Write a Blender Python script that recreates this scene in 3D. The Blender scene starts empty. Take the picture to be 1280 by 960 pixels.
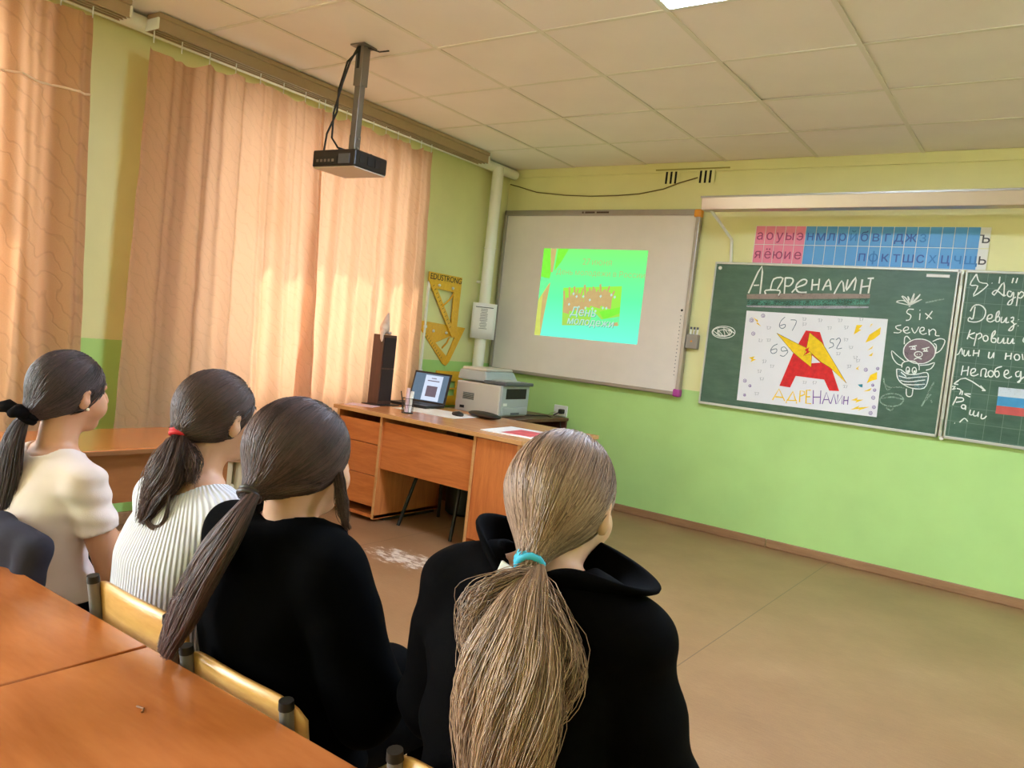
import bpy, bmesh, math, random
import numpy as np
from mathutils import Vector, Matrix
from mathutils.geometry import delaunay_2d_cdt

SC = bpy.context.scene
COL = SC.collection
random.seed(7); RNG = np.random.default_rng(7)
PI = math.pi

# ------------------------------------------------------------------ camera
cd = bpy.data.cameras.new('camera'); cam = bpy.data.objects.new('camera', cd); COL.objects.link(cam)
cd.sensor_width = 36.0; cd.lens = 980.385 / 1280 * 36; cd.clip_start = 0.02
_r = (0.80858, 0.57825, 0.10873); _u = (-0.12155, -0.01664, 0.99245); _f = (-0.57569, 0.81569, -0.05683)
cam.matrix_world = Matrix(((_r[0], _u[0], -_f[0], 4.2112), (_r[1], _u[1], -_f[1], -5.6), (_r[2], _u[2], -_f[2], 1.2656), (0, 0, 0, 1)))
SC.camera = cam

# ------------------------------------------------------------------ world, sun, daylight, exposure
SC.view_settings.view_transform = 'Standard'; SC.view_settings.look = 'None'
SC.view_settings.gamma = 1.0; SC.view_settings.use_curve_mapping = False
SC.view_settings.exposure = 0.85
w = bpy.data.worlds.new('daylight_sky'); SC.world = w; w.use_nodes = True
bg = w.node_tree.nodes['Background']; bg.inputs[0].default_value = (0.86, 0.93, 1.0, 1); bg.inputs[1].default_value = 1.0
sd = bpy.data.lights.new('sun', 'SUN'); sun = bpy.data.objects.new('sun', sd); COL.objects.link(sun)
sd.energy = 5.0; sd.angle = 0.02; sd.color = (1.0, 0.93, 0.80)
sun.rotation_euler = Vector((0.45, 0.28, -0.86)).to_track_quat('-Z', 'Y').to_euler(); sun.location = (-3, -4, 6)
def window_light(name, y0, y1, z0, z1, power, col=(0.86, 0.93, 1.0)):
    ld = bpy.data.lights.new(name, 'AREA'); lo = bpy.data.objects.new(name, ld); COL.objects.link(lo)
    ld.shape = 'RECTANGLE'; ld.size = abs(y1 - y0); ld.size_y = abs(z1 - z0); ld.energy = power; ld.color = col
    lo.location = (-0.42, (y0 + y1) / 2, (z0 + z1) / 2); lo.rotation_euler = Vector((1, 0, 0)).to_track_quat('-Z', 'Y').to_euler()
    return lo
window_light('daylight_window_front', -2.96, -1.22, 0.78, 2.45, 14.5)
window_light('daylight_window_middle', -5.9, -4.05, 0.78, 2.45, 48.0)
window_light('daylight_window_rear', -8.7, -6.7, 0.78, 2.45, 225.0)
# ------------------------------------------------------------------ materials
def lin(c):
    out = []
    for v in c[:3]:
        v = v / 255.0
        out.append(v / 12.92 if v <= 0.04045 else ((v + 0.055) / 1.055) ** 2.4)
    return (out[0], out[1], out[2], 1.0)
MATS = {}
class NT:
    def __init__(s, name):
        s.m = bpy.data.materials.new(name); s.m.use_nodes = True; s.t = s.m.node_tree; s.n = s.t.nodes; s.l = s.t.links
        s.b = s.n['Principled BSDF']; s.out = s.n['Material Output']
    def new(s, typ, **kw):
        q = s.n.new(typ)
        for k, v in kw.items(): setattr(q, k, v)
        return q
    def link(s, a, b): s.l.new(a, b)
    def val(s, node, **kw):
        for k, v in kw.items(): node.inputs[k.replace('_', ' ')].default_value = v
    def coords(s, scale=(1, 1, 1), kind='Object', rot=(0, 0, 0)):
        tc = s.new('ShaderNodeTexCoord'); mp = s.new('ShaderNodeMapping'); mp.inputs['Scale'].default_value = scale; mp.inputs['Rotation'].default_value = rot
        s.link(tc.outputs[kind], mp.inputs['Vector']); return mp.outputs['Vector']
    def noise(s, vec, scale, detail=4, rough=0.55, dist=0.0):
        q = s.new('ShaderNodeTexNoise'); q.inputs['Scale'].default_value = scale; q.inputs['Detail'].default_value = detail
        q.inputs['Roughness'].default_value = rough; q.inputs['Distortion'].default_value = dist
        s.link(vec, q.inputs['Vector']); return q.outputs['Fac']
    def ramp(s, fac, stops):
        q = s.new('ShaderNodeValToRGB'); e = q.color_ramp.elements
        e[0].position, e[0].color = stops[0][0], stops[0][1]; e[1].position, e[1].color = stops[-1][0], stops[-1][1]
        for p, c in stops[1:-1]:
            x = e.new(p); x.color = c
        s.link(fac, q.inputs['Fac']); return q.outputs['Color']
    def math(s, op, a, b=None, c=None):
        q = s.new('ShaderNodeMath', operation=op)
        for i, v in enumerate((a, b, c)):
            if v is None: continue
            if isinstance(v, (int, float)): q.inputs[i].default_value = v
            else: s.link(v, q.inputs[i])
        return q.outputs[0]
    def mix(s, fac, a, b, mode='MIX'):
        q = s.new('ShaderNodeMix', data_type='RGBA', blend_type=mode)
        for i, v in ((0, fac), (6, a), (7, b)):
            if isinstance(v, (int, float)): q.inputs[i].default_value = v
            elif isinstance(v, tuple): q.inputs[i].default_value = v
            else: s.link(v, q.inputs[i])
        return q.outputs[2]
    def bump(s, h, strength=0.2, dist=0.01):
        q = s.new('ShaderNodeBump'); q.inputs['Strength'].default_value = strength; q.inputs['Distance'].default_value = dist
        s.link(h, q.inputs['Height']); s.link(q.outputs['Normal'], s.b.inputs['Normal']); return q
def mul(c, f): return (c[0] * f, c[1] * f, c[2] * f, 1.0)
def mat(name, rgb, rough=0.6, metal=0.0, var=0.0, vscale=8.0, bump=0.0, bscale=60.0, spec=0.5, emit=0.0, stretch=(1, 1, 1), alpha=1.0):
    if name in MATS: return MATS[name]
    t = NT(name); c = lin(rgb); t.b.inputs['Roughness'].default_value = rough; t.b.inputs['Metallic'].default_value = metal
    t.b.inputs['Specular IOR Level'].default_value = spec
    v = t.coords(stretch)
    n = t.noise(v, vscale)
    a = max(var, 0.02)
    col = t.ramp(n, [(0.3, mul(c, 1 - a)), (0.7, mul(c, 1 + a))])
    t.link(col, t.b.inputs['Base Color'])
    if bump: t.bump(t.noise(v, bscale), bump, 0.004)
    if emit: t.link(col, t.b.inputs['Emission Color']); t.b.inputs['Emission Strength'].default_value = emit
    t.b.inputs['Alpha'].default_value = alpha
    MATS[name] = t.m; return t.m
def wood(name, a, b, rough=0.35, stretch=(1.2, 14, 14), scale=2.2, coat=0.0):
    if name in MATS: return MATS[name]
    t = NT(name); v = t.coords(stretch)
    n1 = t.noise(v, scale, 6, 0.6, 0.6); n2 = t.noise(v, scale * 6, 3)
    f = t.math('ADD', t.math('MULTIPLY', n1, 0.75), t.math('MULTIPLY', n2, 0.25))
    t.link(t.ramp(f, [(0.32, lin(a)), (0.68, lin(b))]), t.b.inputs['Base Color'])
    t.b.inputs['Roughness'].default_value = rough; t.b.inputs['Coat Weight'].default_value = coat; t.b.inputs['Coat Roughness'].default_value = 0.2
    t.bump(n2, 0.05, 0.002); MATS[name] = t.m; return t.m
def two_tone(name, low, high, zb=1.03):
    t = NT(name); g = t.new('ShaderNodeNewGeometry'); sp = t.new('ShaderNodeSeparateXYZ'); t.link(g.outputs['Position'], sp.inputs[0])
    n = t.noise(g.outputs['Position'], 3.0, 5); n2 = t.noise(g.outputs['Position'], 55.0, 3)
    st = t.math('GREATER_THAN', t.math('ADD', sp.outputs['Z'], t.math('MULTIPLY', n2, 0.004)), zb)
    c = t.mix(st, lin(low), lin(high))
    c = t.mix(0.10, c, t.ramp(n, [(0.3, (0.25, 0.25, 0.2, 1)), (0.7, (1, 1, 1, 1))]), 'MULTIPLY')
    t.link(c, t.b.inputs['Base Color']); t.b.inputs['Roughness'].default_value = 0.45
    t.bump(n2, 0.12, 0.003); MATS[name] = t.m; return t.m

# ------------------------------------------------------------------ mesh helpers
class MB:
    def __init__(s): s.v = []; s.f = []
    def add(s, vs, fs):
        k = len(s.v); s.v += [tuple(map(float, p)) for p in vs]; s.f += [tuple(i + k for i in f) for f in fs]; return s
    def box(s, x0, x1, y0, y1, z0, z1, M=None):
        vs = [(x, y, z) for x in (x0, x1) for y in (y0, y1) for z in (z0, z1)]
        if M is not None: vs = [tuple(M @ Vector(p)) for p in vs]
        return s.add(vs, [(0, 1, 3, 2), (4, 6, 7, 5), (0, 4, 5, 1), (2, 3, 7, 6), (0, 2, 6, 4), (1, 5, 7, 3)])
    def tube(s, pts, r, n=10, cap=True, flat=None):
        P = [Vector(p) for p in pts]; R = r if isinstance(r, (list, tuple)) else [r] * len(P)
        t0 = (P[1] - P[0]).normalized(); up = Vector((0, 0, 1)) if abs(t0.z) < 0.9 else Vector((1, 0, 0))
        a = t0.cross(up).normalized(); vs = []; fs = []
        for i, p in enumerate(P):
            t = (P[min(i + 1, len(P) - 1)] - P[max(i - 1, 0)]).normalized()
            a = (a - t * a.dot(t)); a = a.normalized() if a.length > 1e-6 else t.orthogonal().normalized(); b = t.cross(a)
            for j in range(n):
                q = 2 * PI * j / n; vs.append(p + (a * math.cos(q) + b * math.sin(q)) * R[i])
        for i in range(len(P) - 1):
            for j in range(n): fs.append((i * n + j, i * n + (j + 1) % n, (i + 1) * n + (j + 1) % n, (i + 1) * n + j))
        if cap: fs.append(tuple(range(n - 1, -1, -1))); fs.append(tuple((len(P) - 1) * n + j for j in range(n)))
        return s.add(vs, fs)
    def lathe(s, prof, n=20, c=(0, 0, 0)):
        vs = []; fs = []
        for r, z in prof:
            for j in range(n): vs.append((c[0] + r * math.cos(2 * PI * j / n), c[1] + r * math.sin(2 * PI * j / n), c[2] + z))
        for i in range(len(prof) - 1):
            for j in range(n): fs.append((i * n + j, i * n + (j + 1) % n, (i + 1) * n + (j + 1) % n, (i + 1) * n + j))
        fs.append(tuple(range(n - 1, -1, -1))); fs.append(tuple((len(prof) - 1) * n + j for j in range(n)))
        return s.add(vs, fs)
    def ball(s, c, r, n=12, m=8):
        r = r if isinstance(r, (tuple, list)) else (r, r, r); vs = []; fs = []
        for i in range(m + 1):
            t = PI * i / m
            for j in range(n): vs.append((c[0] + r[0] * math.sin(t) * math.cos(2 * PI * j / n), c[1] + r[1] * math.sin(t) * math.sin(2 * PI * j / n), c[2] + r[2] * math.cos(t)))
        for i in range(m):
            for j in range(n): fs.append((i * n + j, (i + 1) * n + j, (i + 1) * n + (j + 1) % n, i * n + (j + 1) % n))
        return s.add(vs, fs)
    def prism(s, pts, f, d0, d1, holes=()):
        # pts: 2-d outline, f(a, b, d) -> 3-d point; extruded from depth d0 to d1; holes via triangle fill
        bm = bmesh.new(); edges = []
        for loop in (pts,) + tuple(holes):
            vv = [bm.verts.new((p[0], p[1], 0)) for p in loop]
            for i in range(len(vv)): edges.append(bm.edges.new((vv[i], vv[(i + 1) % len(vv)])))
        bmesh.ops.triangle_fill(bm, use_beauty=True, use_dissolve=False, edges=edges)
        bm.verts.index_update(); V = [v.co.copy() for v in bm.verts]; F = [[v.index for v in q.verts] for q in bm.faces]
        E = [(e.verts[0].index, e.verts[1].index) for e in bm.edges if len(e.link_faces) == 1]; bm.free()
        n = len(V)
        vs = [f(v.x, v.y, d0) for v in V] + [f(v.x, v.y, d1) for v in V]
        fs = [tuple(q) for q in F] + [tuple(i + n for i in reversed(q)) for q in F] + [(a, b, b + n, a + n) for a, b in E]
        return s.add(vs, fs)
    def build(s, name, m, parent=None, smooth=False, bevel=0.0, world=False, segs=2, fix=True):
        me = bpy.data.meshes.new(name); vs = s.v
        if world and parent is not None:
            L = root_of(parent).location; vs = [(x - L.x, y - L.y, z - L.z) for x, y, z in vs]
        me.from_pydata(vs, [], s.f); me.update()
        if fix:
            bm = bmesh.new(); bm.from_mesh(me); bmesh.ops.recalc_face_normals(bm, faces=bm.faces); bm.to_mesh(me); bm.free()
        return obj(name, me, m, parent, smooth, bevel, segs)
def root_of(o):
    while o.parent: o = o.parent
    return o
def obj(name, me, m, parent=None, smooth=False, bevel=0.0, segs=2):
    o = bpy.data.objects.new(name, me); COL.objects.link(o)
    if m is not None: me.materials.append(m)
    if parent is not None: o.parent = parent
    if smooth:
        me.polygons.foreach_set('use_smooth', [True] * len(me.polygons))
        if smooth != 'all':
            try: me.set_sharp_from_angle(angle=0.7)
            except Exception: pass
    if bevel:
        b = o.modifiers.new('bevel', 'BEVEL'); b.width = bevel; b.segments = segs; b.limit_method = 'ANGLE'; b.angle_limit = 0.8
    return o
def tag(o, label, cat, group=None, kind=None):
    o['label'] = label
    if cat: o['category'] = cat
    if group: o['group'] = group
    if kind: o['kind'] = kind
    return o
def thing(name, label, cat, loc=(0, 0, 0), rotz=0.0, group=None):
    o = bpy.data.objects.new(name, None); COL.objects.link(o); o.empty_display_size = 0.1
    o.location = loc; o.rotation_euler = (0, 0, rotz); return tag(o, label, cat, group)
def copy_tree(o, parent=None):
    c = o.copy(); COL.objects.link(c)
    if parent is not None: c.parent = parent
    for ch in list(o.children): copy_tree(ch, c)
    return c
def structure(o, label=None):
    o['kind'] = 'structure'
    if label: o['label'] = label
    return o
def FW(a, b, d): return (a, -d, b)            # front wall plane (x, z) with depth into the room
def LW(a, b, d): return (d, a, b)             # left wall plane (y, z) with depth into the room
def glyph_loops(s, size, align, shear):
    # outlines of a text line: closed loops of 2-d points
    cu = bpy.data.curves.new('txt', 'FONT'); cu.body = s; cu.size = size; cu.align_x = align; cu.align_y = 'CENTER'; cu.shear = shear; cu.resolution_u = 3; cu.dimensions = '3D'; cu.fill_mode = 'FULL'
    t = bpy.data.objects.new('txt', cu); COL.objects.link(t); dg = bpy.context.evaluated_depsgraph_get(); dg.update()
    me = bpy.data.meshes.new_from_object(t.evaluated_get(dg)); bpy.data.objects.remove(t)
    seen = set(); loops = []
    adj = {}
    for e in me.edges:
        a, b = e.vertices; adj.setdefault(a, []).append(b); adj.setdefault(b, []).append(a)
    for v in range(len(me.vertices)):
        if v in seen or v not in adj: continue
        loop = [v]; seen.add(v); cur = v
        while True:
            n = [q for q in adj[cur] if q not in seen]
            if not n: break
            cur = min(n) if cur == v else n[0]; seen.add(cur); loop.append(cur)
        loops.append([(me.vertices[q].co.x, me.vertices[q].co.y) for q in loop])
    bpy.data.meshes.remove(me); return [l for l in loops if len(l) > 2]
def winding(p, loops):
    w_ = 0
    for l in loops:
        for i in range(len(l)):
            a, b = l[i - 1], l[i]
            if a[1] <= p[1] < b[1] or b[1] <= p[1] < a[1]:
                x = a[0] + (b[0] - a[0]) * (p[1] - a[1]) / (b[1] - a[1])
                if x > p[0]: w_ += 1 if b[1] > a[1] else -1
    return w_
def text_on(s, size, f, a, b, d, name, m, parent, bold=0.0, align='CENTER', shear=0.0):
    L = glyph_loops(s, size, align, shear); vs = []; es = []; mb = MB()
    for l in L:
        k = len(vs); vs += [Vector(q) for q in l]; es += [(k + i, k + (i + 1) % len(l)) for i in range(len(l))]
    V, _, F = delaunay_2d_cdt(vs, es, [], 0, 1e-7)[:3]
    for dx in ((0.0, bold) if bold else (0.0,)):
        keep = [t for t in F if winding((sum(V[q].x for q in t) / 3, sum(V[q].y for q in t) / 3), L) != 0]
        mb.add([f(a + q.x + dx, b + q.y, d + 0.0002 + dx * 0.02) for q in V], keep)
    return mb.build(name, m, parent, world=True, fix=False)
def strokes(paths, r, d, f, sub=3, flat=0.35):
    # chalk or pen lines: smooth polylines in mm (a, b) on a plane, a low ridge of half width r
    mb = MB()
    for P in paths:
        P = [(p[0] / 1000, p[1] / 1000) for p in P]; Q = []
        n = len(P)
        if n > 2:
            for i in range(n - 1):
                p0, p1, p2, p3 = P[max(i - 1, 0)], P[i], P[i + 1], P[min(i + 2, n - 1)]
                for k in range(sub):
                    t = k / sub
                    Q.append(tuple(0.5 * (2 * p1[c] + (p2[c] - p0[c]) * t + (2 * p0[c] - 5 * p1[c] + 4 * p2[c] - p3[c]) * t * t + (3 * p1[c] - p0[c] - 3 * p2[c] + p3[c]) * t ** 3) for c in (0, 1)))
            Q.append(P[-1])
        else: Q = P
        vs = []; fs = []
        for i, q in enumerate(Q):
            a = Q[max(i - 1, 0)]; b = Q[min(i + 1, len(Q) - 1)]; t = Vector((b[0] - a[0], b[1] - a[1])); t = t.normalized() if t.length > 1e-9 else Vector((1, 0)); nn = Vector((-t.y, t.x))
            rr = r * random.uniform(0.8, 1.15)
            for o_, h in ((-1, 0.0), (-0.5, 1.0), (0.5, 1.0), (1, 0.0)): vs.append(f(q[0] + nn.x * rr * o_, q[1] + nn.y * rr * o_, d + h * r * flat))
        for i in range(len(Q) - 1):
            for j in range(3): fs.append((i * 4 + j, i * 4 + j + 1, i * 4 + j + 5, i * 4 + j + 4))
        mb.add(vs, fs)
    return mb
def mm(P): return [(a / 1000, b / 1000) for a, b in P]
# ---- traced board writing and drawings, in millimetres on the wall plane (x, z)
TITLE = [[(2262,1777),(2335,1974),(2346,1777)],[(2293,1835),(2332,1839)],[(2416,1812),(2430,1886),(2493,1895),(2464,1817)],[(2387,1778),(2384,1805),(2482,1808),(2476,1773)],[(2510,1901),(2516,1787)],[(2510,1898),(2553,1898),(2566,1877),(2547,1845),(2517,1842)],[(2566,1798),(2596,1835),(2648,1859),(2657,1886),(2631,1893),(2600,1867),(2590,1835),(2612,1805),(2667,1806)],[(2695,1898),(2698,1820)],[(2740,1903),(2741,1823)],[(2697,1857),(2741,1864)],[(2769,1824),(2801,1901),(2824,1827)],[(2782,1853),(2814,1859)],[(2847,1804),(2886,1896),(2909,1823)],[(2923,1906),(2922,1832),(2971,1921),(2971,1835)],[(3013,1910),(3012,1813)],[(3065,1917),(3061,1820)],[(3013,1860),(3064,1870)],[(3045,1918),(3083,1921)]]
BANDS = [('red',[(2252,1769),(2494,1788),(2829,1807),(3073,1816),(3074,1789),(2833,1770),(2499,1749),(2256,1736)]),('teal',[(2261,1727),(2586,1741),(3075,1785),(3078,1749),(2758,1720),(2504,1709),(2266,1687)]),('lav',[(2259,1690),(2505,1701),(2839,1724),(3076,1735),(3073,1724),(2842,1705),(2507,1687),(2261,1678)])]
OVAL = [[(2201,1491),(2195,1472),(2173,1454),(2139,1443),(2101,1440),(2065,1445),(2039,1458),(2027,1477),(2034,1497),(2056,1514),(2090,1525),(2128,1528),(2164,1523),(2190,1509),(2201,1491)],[(2176,1491),(2171,1476),(2153,1463),(2125,1454),(2093,1452),(2064,1455),(2042,1465),(2033,1479),(2038,1494),(2057,1507),(2085,1516),(2117,1518),(2146,1514),(2167,1505),(2176,1491)],[(2173,1485),(2169,1475),(2156,1467),(2135,1460),(2112,1458),(2090,1461),(2074,1467),(2068,1476),(2072,1486),(2086,1495),(2106,1501),(2130,1503),(2151,1501),(2167,1494),(2173,1485)],[(2037,1489),(2090,1456),(2065,1500),(2129,1450),(2111,1513),(2165,1463),(2150,1507),(2196,1483)]]
DOODLE = [[(3315,1758),(3236,1774),(3276,1786),(3314,1764)],[(3315,1758),(3264,1812),(3289,1802),(3314,1764)],[(3315,1758),(3299,1815),(3314,1789)],[(3315,1758),(3333,1835),(3332,1799),(3317,1762)],[(3317,1760),(3369,1832),(3350,1796),(3321,1762)],[(3318,1758),(3382,1800),(3343,1779),(3318,1758)],[(3312,1750),(3322,1752)],[(3344,1733),(3314,1732),(3306,1709),(3332,1693),(3327,1666),(3307,1660)],[(3383,1711),(3385,1668)],[(3378,1732),(3381,1728)],[(3412,1713),(3454,1681)],[(3451,1730),(3423,1677)],[(3283,1628),(3253,1617),(3264,1600),(3289,1593),(3276,1577),(3245,1577)],[(3303,1592),(3326,1601),(3326,1617),(3309,1616),(3300,1594),(3320,1578),(3342,1587)],[(3346,1615),(3368,1582),(3387,1625)],[(3395,1596),(3417,1605),(3416,1622),(3399,1619),(3395,1596),(3413,1579),(3436,1588)],[(3445,1615),(3453,1576)],[(3450,1600),(3468,1617),(3485,1604),(3487,1579),(3510,1578)],[(3499,1479),(3498,1454),(3488,1431),(3470,1412),(3447,1398),(3419,1392),(3391,1392),(3364,1401),(3341,1416),(3325,1437),(3318,1461),(3319,1486),(3330,1509),(3348,1528),(3372,1542),(3400,1548),(3428,1547),(3455,1538),(3476,1522),(3492,1502),(3499,1479)],[(3317,1507),(3314,1548),(3327,1559),(3349,1538)],[(3476,1539),(3512,1560),(3544,1549),(3527,1489),(3498,1465)],[(3484,1528),(3500,1515),(3501,1467)],[(3346,1493),(3390,1505)],[(3356,1480),(3389,1479)],[(3382,1491),(3381,1486),(3376,1483),(3370,1485),(3367,1490),(3369,1495),(3374,1498),(3379,1496),(3382,1491)],[(3421,1486),(3462,1502)],[(3429,1472),(3458,1476)],[(3450,1485),(3448,1480),(3443,1477),(3437,1479),(3434,1484),(3436,1489),(3441,1492),(3447,1490),(3450,1485)],[(3428,1453),(3426,1444),(3419,1437),(3408,1434),(3396,1435),(3387,1441),(3383,1449),(3385,1458),(3393,1465),(3404,1468),(3415,1467),(3424,1462),(3428,1453)],[(3397,1450),(3401,1448)],[(3412,1452),(3415,1449)],[(3384,1415),(3404,1428),(3429,1422)],[(3334,1397),(3285,1431),(3249,1458),(3260,1414),(3292,1378),(3322,1370)],[(3423,1382),(3469,1391),(3503,1408),(3489,1370),(3461,1355)],[(3321,1357),(3322,1386),(3351,1402),(3390,1403),(3417,1382),(3422,1351)],[(3368,1345),(3368,1334),(3363,1326),(3357,1326),(3351,1332),(3348,1343),(3348,1355),(3352,1362),(3359,1363),(3365,1356),(3368,1345)],[(3407,1347),(3407,1335),(3401,1327),(3394,1326),(3387,1333),(3383,1344),(3384,1356),(3389,1364),(3397,1365),(3404,1358),(3407,1347)],[(3365,1337),(3364,1332),(3360,1332),(3358,1336),(3359,1342),(3363,1342),(3365,1337)],[(3401,1339),(3400,1334),(3397,1334),(3395,1339),(3396,1344),(3399,1344),(3401,1339)],[(3292,1344),(3319,1342),(3357,1319),(3409,1323),(3467,1341),(3480,1302),(3464,1241),(3394,1232),(3334,1256),(3303,1291),(3292,1344)],[(3310,1302),(3360,1293),(3411,1304),(3472,1316)],[(3323,1274),(3372,1270),(3464,1293)],[(3343,1252),(3400,1254),(3467,1267)],[(3320,1327),(3354,1302)],[(3364,1225),(3369,1187),(3383,1176),(3401,1186),(3402,1227)]]
FAINT = [[(3224,1277),(3232,1243),(3264,1222),(3324,1230),(3355,1227)],[(3357,1151),(3352,1133),(3335,1116),(3309,1104),(3278,1100),(3249,1104),(3228,1116),(3219,1133),(3224,1151),(3241,1168),(3268,1180),(3299,1184),(3327,1179),(3348,1168),(3357,1151)],[(3261,1089),(3290,1073),(3305,1093)],[(3227,1144),(3288,1161),(3351,1155)],[(3464,1125),(3480,1168),(3494,1222),(3516,1286)],[(3470,1147),(3509,1210)],[(3234,1234),(3256,1202),(3271,1218)],[(3513,1172),(3518,1154)],[(3404,1780),(3506,1810)]]
FILLS = [('pig',[(3497,1478),(3496,1455),(3486,1432),(3469,1414),(3446,1400),(3419,1394),(3391,1394),(3365,1403),(3343,1417),(3327,1438),(3320,1461),(3321,1485),(3331,1508),(3349,1527),(3373,1540),(3400,1546),(3428,1545),(3454,1536),(3475,1521),(3490,1501)]),('mask',[(3292,1344),(3319,1342),(3357,1319),(3409,1323),(3467,1341),(3480,1302),(3464,1241),(3394,1232),(3334,1256),(3303,1291)])]
RIGHT = [[(3663,1973),(3637,1905),(3679,1900),(3662,1835),(3732,1909),(3684,1924),(3663,1973)],[(3750,1921),(3753,1920)],[(3788,1961),(3788,1920)],[(3858,1957),(3854,1925)],[(3879,1958),(3874,1926)],[(3770,1846),(3782,1867),(3812,1927),(3822,1846)],[(3772,1849),(3760,1860),(3778,1879),(3806,1859),(3822,1846),(3831,1853)],[(3859,1872),(3843,1877),(3839,1853),(3857,1843),(3866,1872),(3871,1855),(3867,1803),(3848,1796),(3855,1819),(3884,1844)],[(3893,1874),(3893,1790)],[(3895,1856),(3907,1877),(3923,1864),(3911,1840),(3897,1841)],[(3680,1773),(3677,1696),(3659,1706),(3655,1682),(3701,1680),(3734,1706),(3738,1753),(3709,1783),(3674,1779),(3658,1742)],[(3750,1701),(3774,1709),(3775,1729),(3757,1725),(3753,1696),(3772,1685),(3793,1699)],[(3795,1705),(3809,1729),(3809,1755),(3798,1738),(3799,1693),(3816,1694),(3816,1718),(3798,1719)],[(3828,1721),(3827,1689),(3841,1691),(3853,1720),(3852,1688),(3868,1693)],[(3873,1716),(3887,1723),(3887,1702),(3878,1697),(3894,1683),(3891,1648),(3872,1641),(3884,1665),(3906,1687)],[(3913,1711),(3915,1709)],[(3915,1674),(3918,1672)],[(3672,1630),(3663,1570)],[(3699,1614),(3669,1594),(3688,1578),(3701,1577)],[(3710,1609),(3704,1532)],[(3711,1601),(3728,1614),(3738,1594),(3720,1575)],[(3772,1585),(3771,1575),(3765,1568),(3757,1567),(3750,1573),(3746,1583),(3747,1593),(3753,1600),(3761,1601),(3769,1595),(3772,1585)],[(3789,1589),(3803,1614),(3803,1635),(3791,1616),(3791,1569),(3812,1565),(3812,1586),(3794,1587)],[(3825,1596),(3825,1564),(3842,1566),(3853,1595),(3855,1563),(3869,1568)],[(3875,1597),(3875,1566),(3891,1568),(3900,1597),(3902,1567),(3912,1570)],[(3969,1608),(3955,1604),(3953,1584),(3966,1574)],[(3611,1468),(3628,1476),(3639,1514),(3649,1473)],[(3656,1503),(3657,1470),(3670,1471),(3680,1503),(3682,1470),(3694,1474)],[(3707,1508),(3707,1470)],[(3735,1511),(3734,1469)],[(3707,1487),(3734,1492)],[(3789,1504),(3789,1469),(3804,1471),(3813,1504),(3814,1469)],[(3876,1507),(3876,1466)],[(3903,1510),(3903,1469)],[(3877,1486),(3903,1492)],[(3947,1488),(3946,1477),(3940,1470),(3931,1469),(3924,1475),(3920,1485),(3921,1495),(3927,1502),(3936,1503),(3943,1497),(3947,1488)],[(3957,1509),(3966,1473)],[(3661,1406),(3658,1345)],[(3691,1405),(3691,1347)],[(3660,1372),(3690,1380)],[(3706,1360),(3729,1377),(3727,1394),(3709,1387),(3708,1357),(3727,1350),(3749,1364)],[(3763,1350),(3762,1393),(3786,1396),(3785,1351),(3798,1358)],[(3827,1374),(3825,1363),(3819,1355),(3811,1354),(3803,1360),(3799,1371),(3800,1382),(3806,1390),(3815,1391),(3823,1385),(3827,1374)],[(3865,1423),(3836,1408),(3832,1377),(3845,1355),(3857,1371),(3848,1393),(3834,1386)],[(3879,1371),(3901,1387),(3897,1404),(3883,1397),(3883,1368),(3903,1356),(3922,1370)],[(3955,1405),(3939,1394),(3945,1372),(3961,1377),(3963,1406),(3968,1349),(3954,1338),(3983,1374)],[(3798,1267),(3683,1330),(3625,1288)],[(3798,1267),(3768,1295)],[(3798,1267),(3779,1267)],[(3625,1288),(3649,1310)],[(3625,1288),(3650,1287)],[(3611,1270),(3634,1273),(3621,1252),(3639,1261)],[(3644,1262),(3668,1255),(3664,1226)],[(3677,1252),(3677,1224)],[(3723,1236),(3689,1234),(3723,1218)],[(3652,1212),(3635,1156)],[(3653,1205),(3684,1207),(3687,1189),(3650,1176)],[(3705,1156),(3703,1147),(3696,1142),(3687,1145),(3683,1153),(3685,1161),(3693,1166),(3701,1164),(3705,1156)],[(3706,1164),(3707,1136)],[(3734,1142),(3733,1112),(3749,1114),(3754,1139),(3754,1109),(3772,1111),(3778,1136),(3778,1103)],[(3796,1124),(3796,1096),(3812,1100),(3822,1116)],[(3658,1047),(3661,1046)],[(3685,1055),(3708,1084),(3728,1067)]]
FLAG = [(3863,1298),(3865,1243),(3866,1186),(3866,1137)]
RED_A = [(2695,1544),(2789,1541),(2849,1407),(2889,1317),(2962,1158),(2899,1153),(2857,1223),(2667,1226),(2639,1142),(2565,1145),(2630,1381)]
HOLE = [(2758,1379),(2818,1335),(2760,1324)]
BOLT_L = [(2501,1509),(2661,1445),(2711,1427),(2754,1391),(2762,1298),(2695,1340),(2630,1385)]
BOLT_R = [(2722,1532),(2812,1471),(3002,1216),(2886,1307),(2821,1340),(2758,1388),(2702,1368),(2716,1433)]
BOLT_S = [(2732,1432),(2705,1412),(2719,1400),(2702,1370),(2741,1400),(2727,1409)]
NUMS = [[(2543,1626),(2518,1596),(2512,1560),(2532,1544),(2552,1558),(2547,1575),(2516,1562)],[(2584,1609),(2625,1604),(2604,1536)],[(2515,1434),(2487,1416),(2473,1383),(2489,1364),(2514,1377),(2511,1400),(2477,1388)],[(2589,1397),(2565,1418),(2545,1408),(2552,1387),(2586,1394),(2591,1382),(2569,1353),(2542,1357)],[(2888,1501),(2866,1499),(2865,1477),(2881,1474),(2888,1454),(2860,1437)],[(2899,1497),(2917,1512),(2928,1491),(2910,1440),(2943,1446)]]
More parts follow.
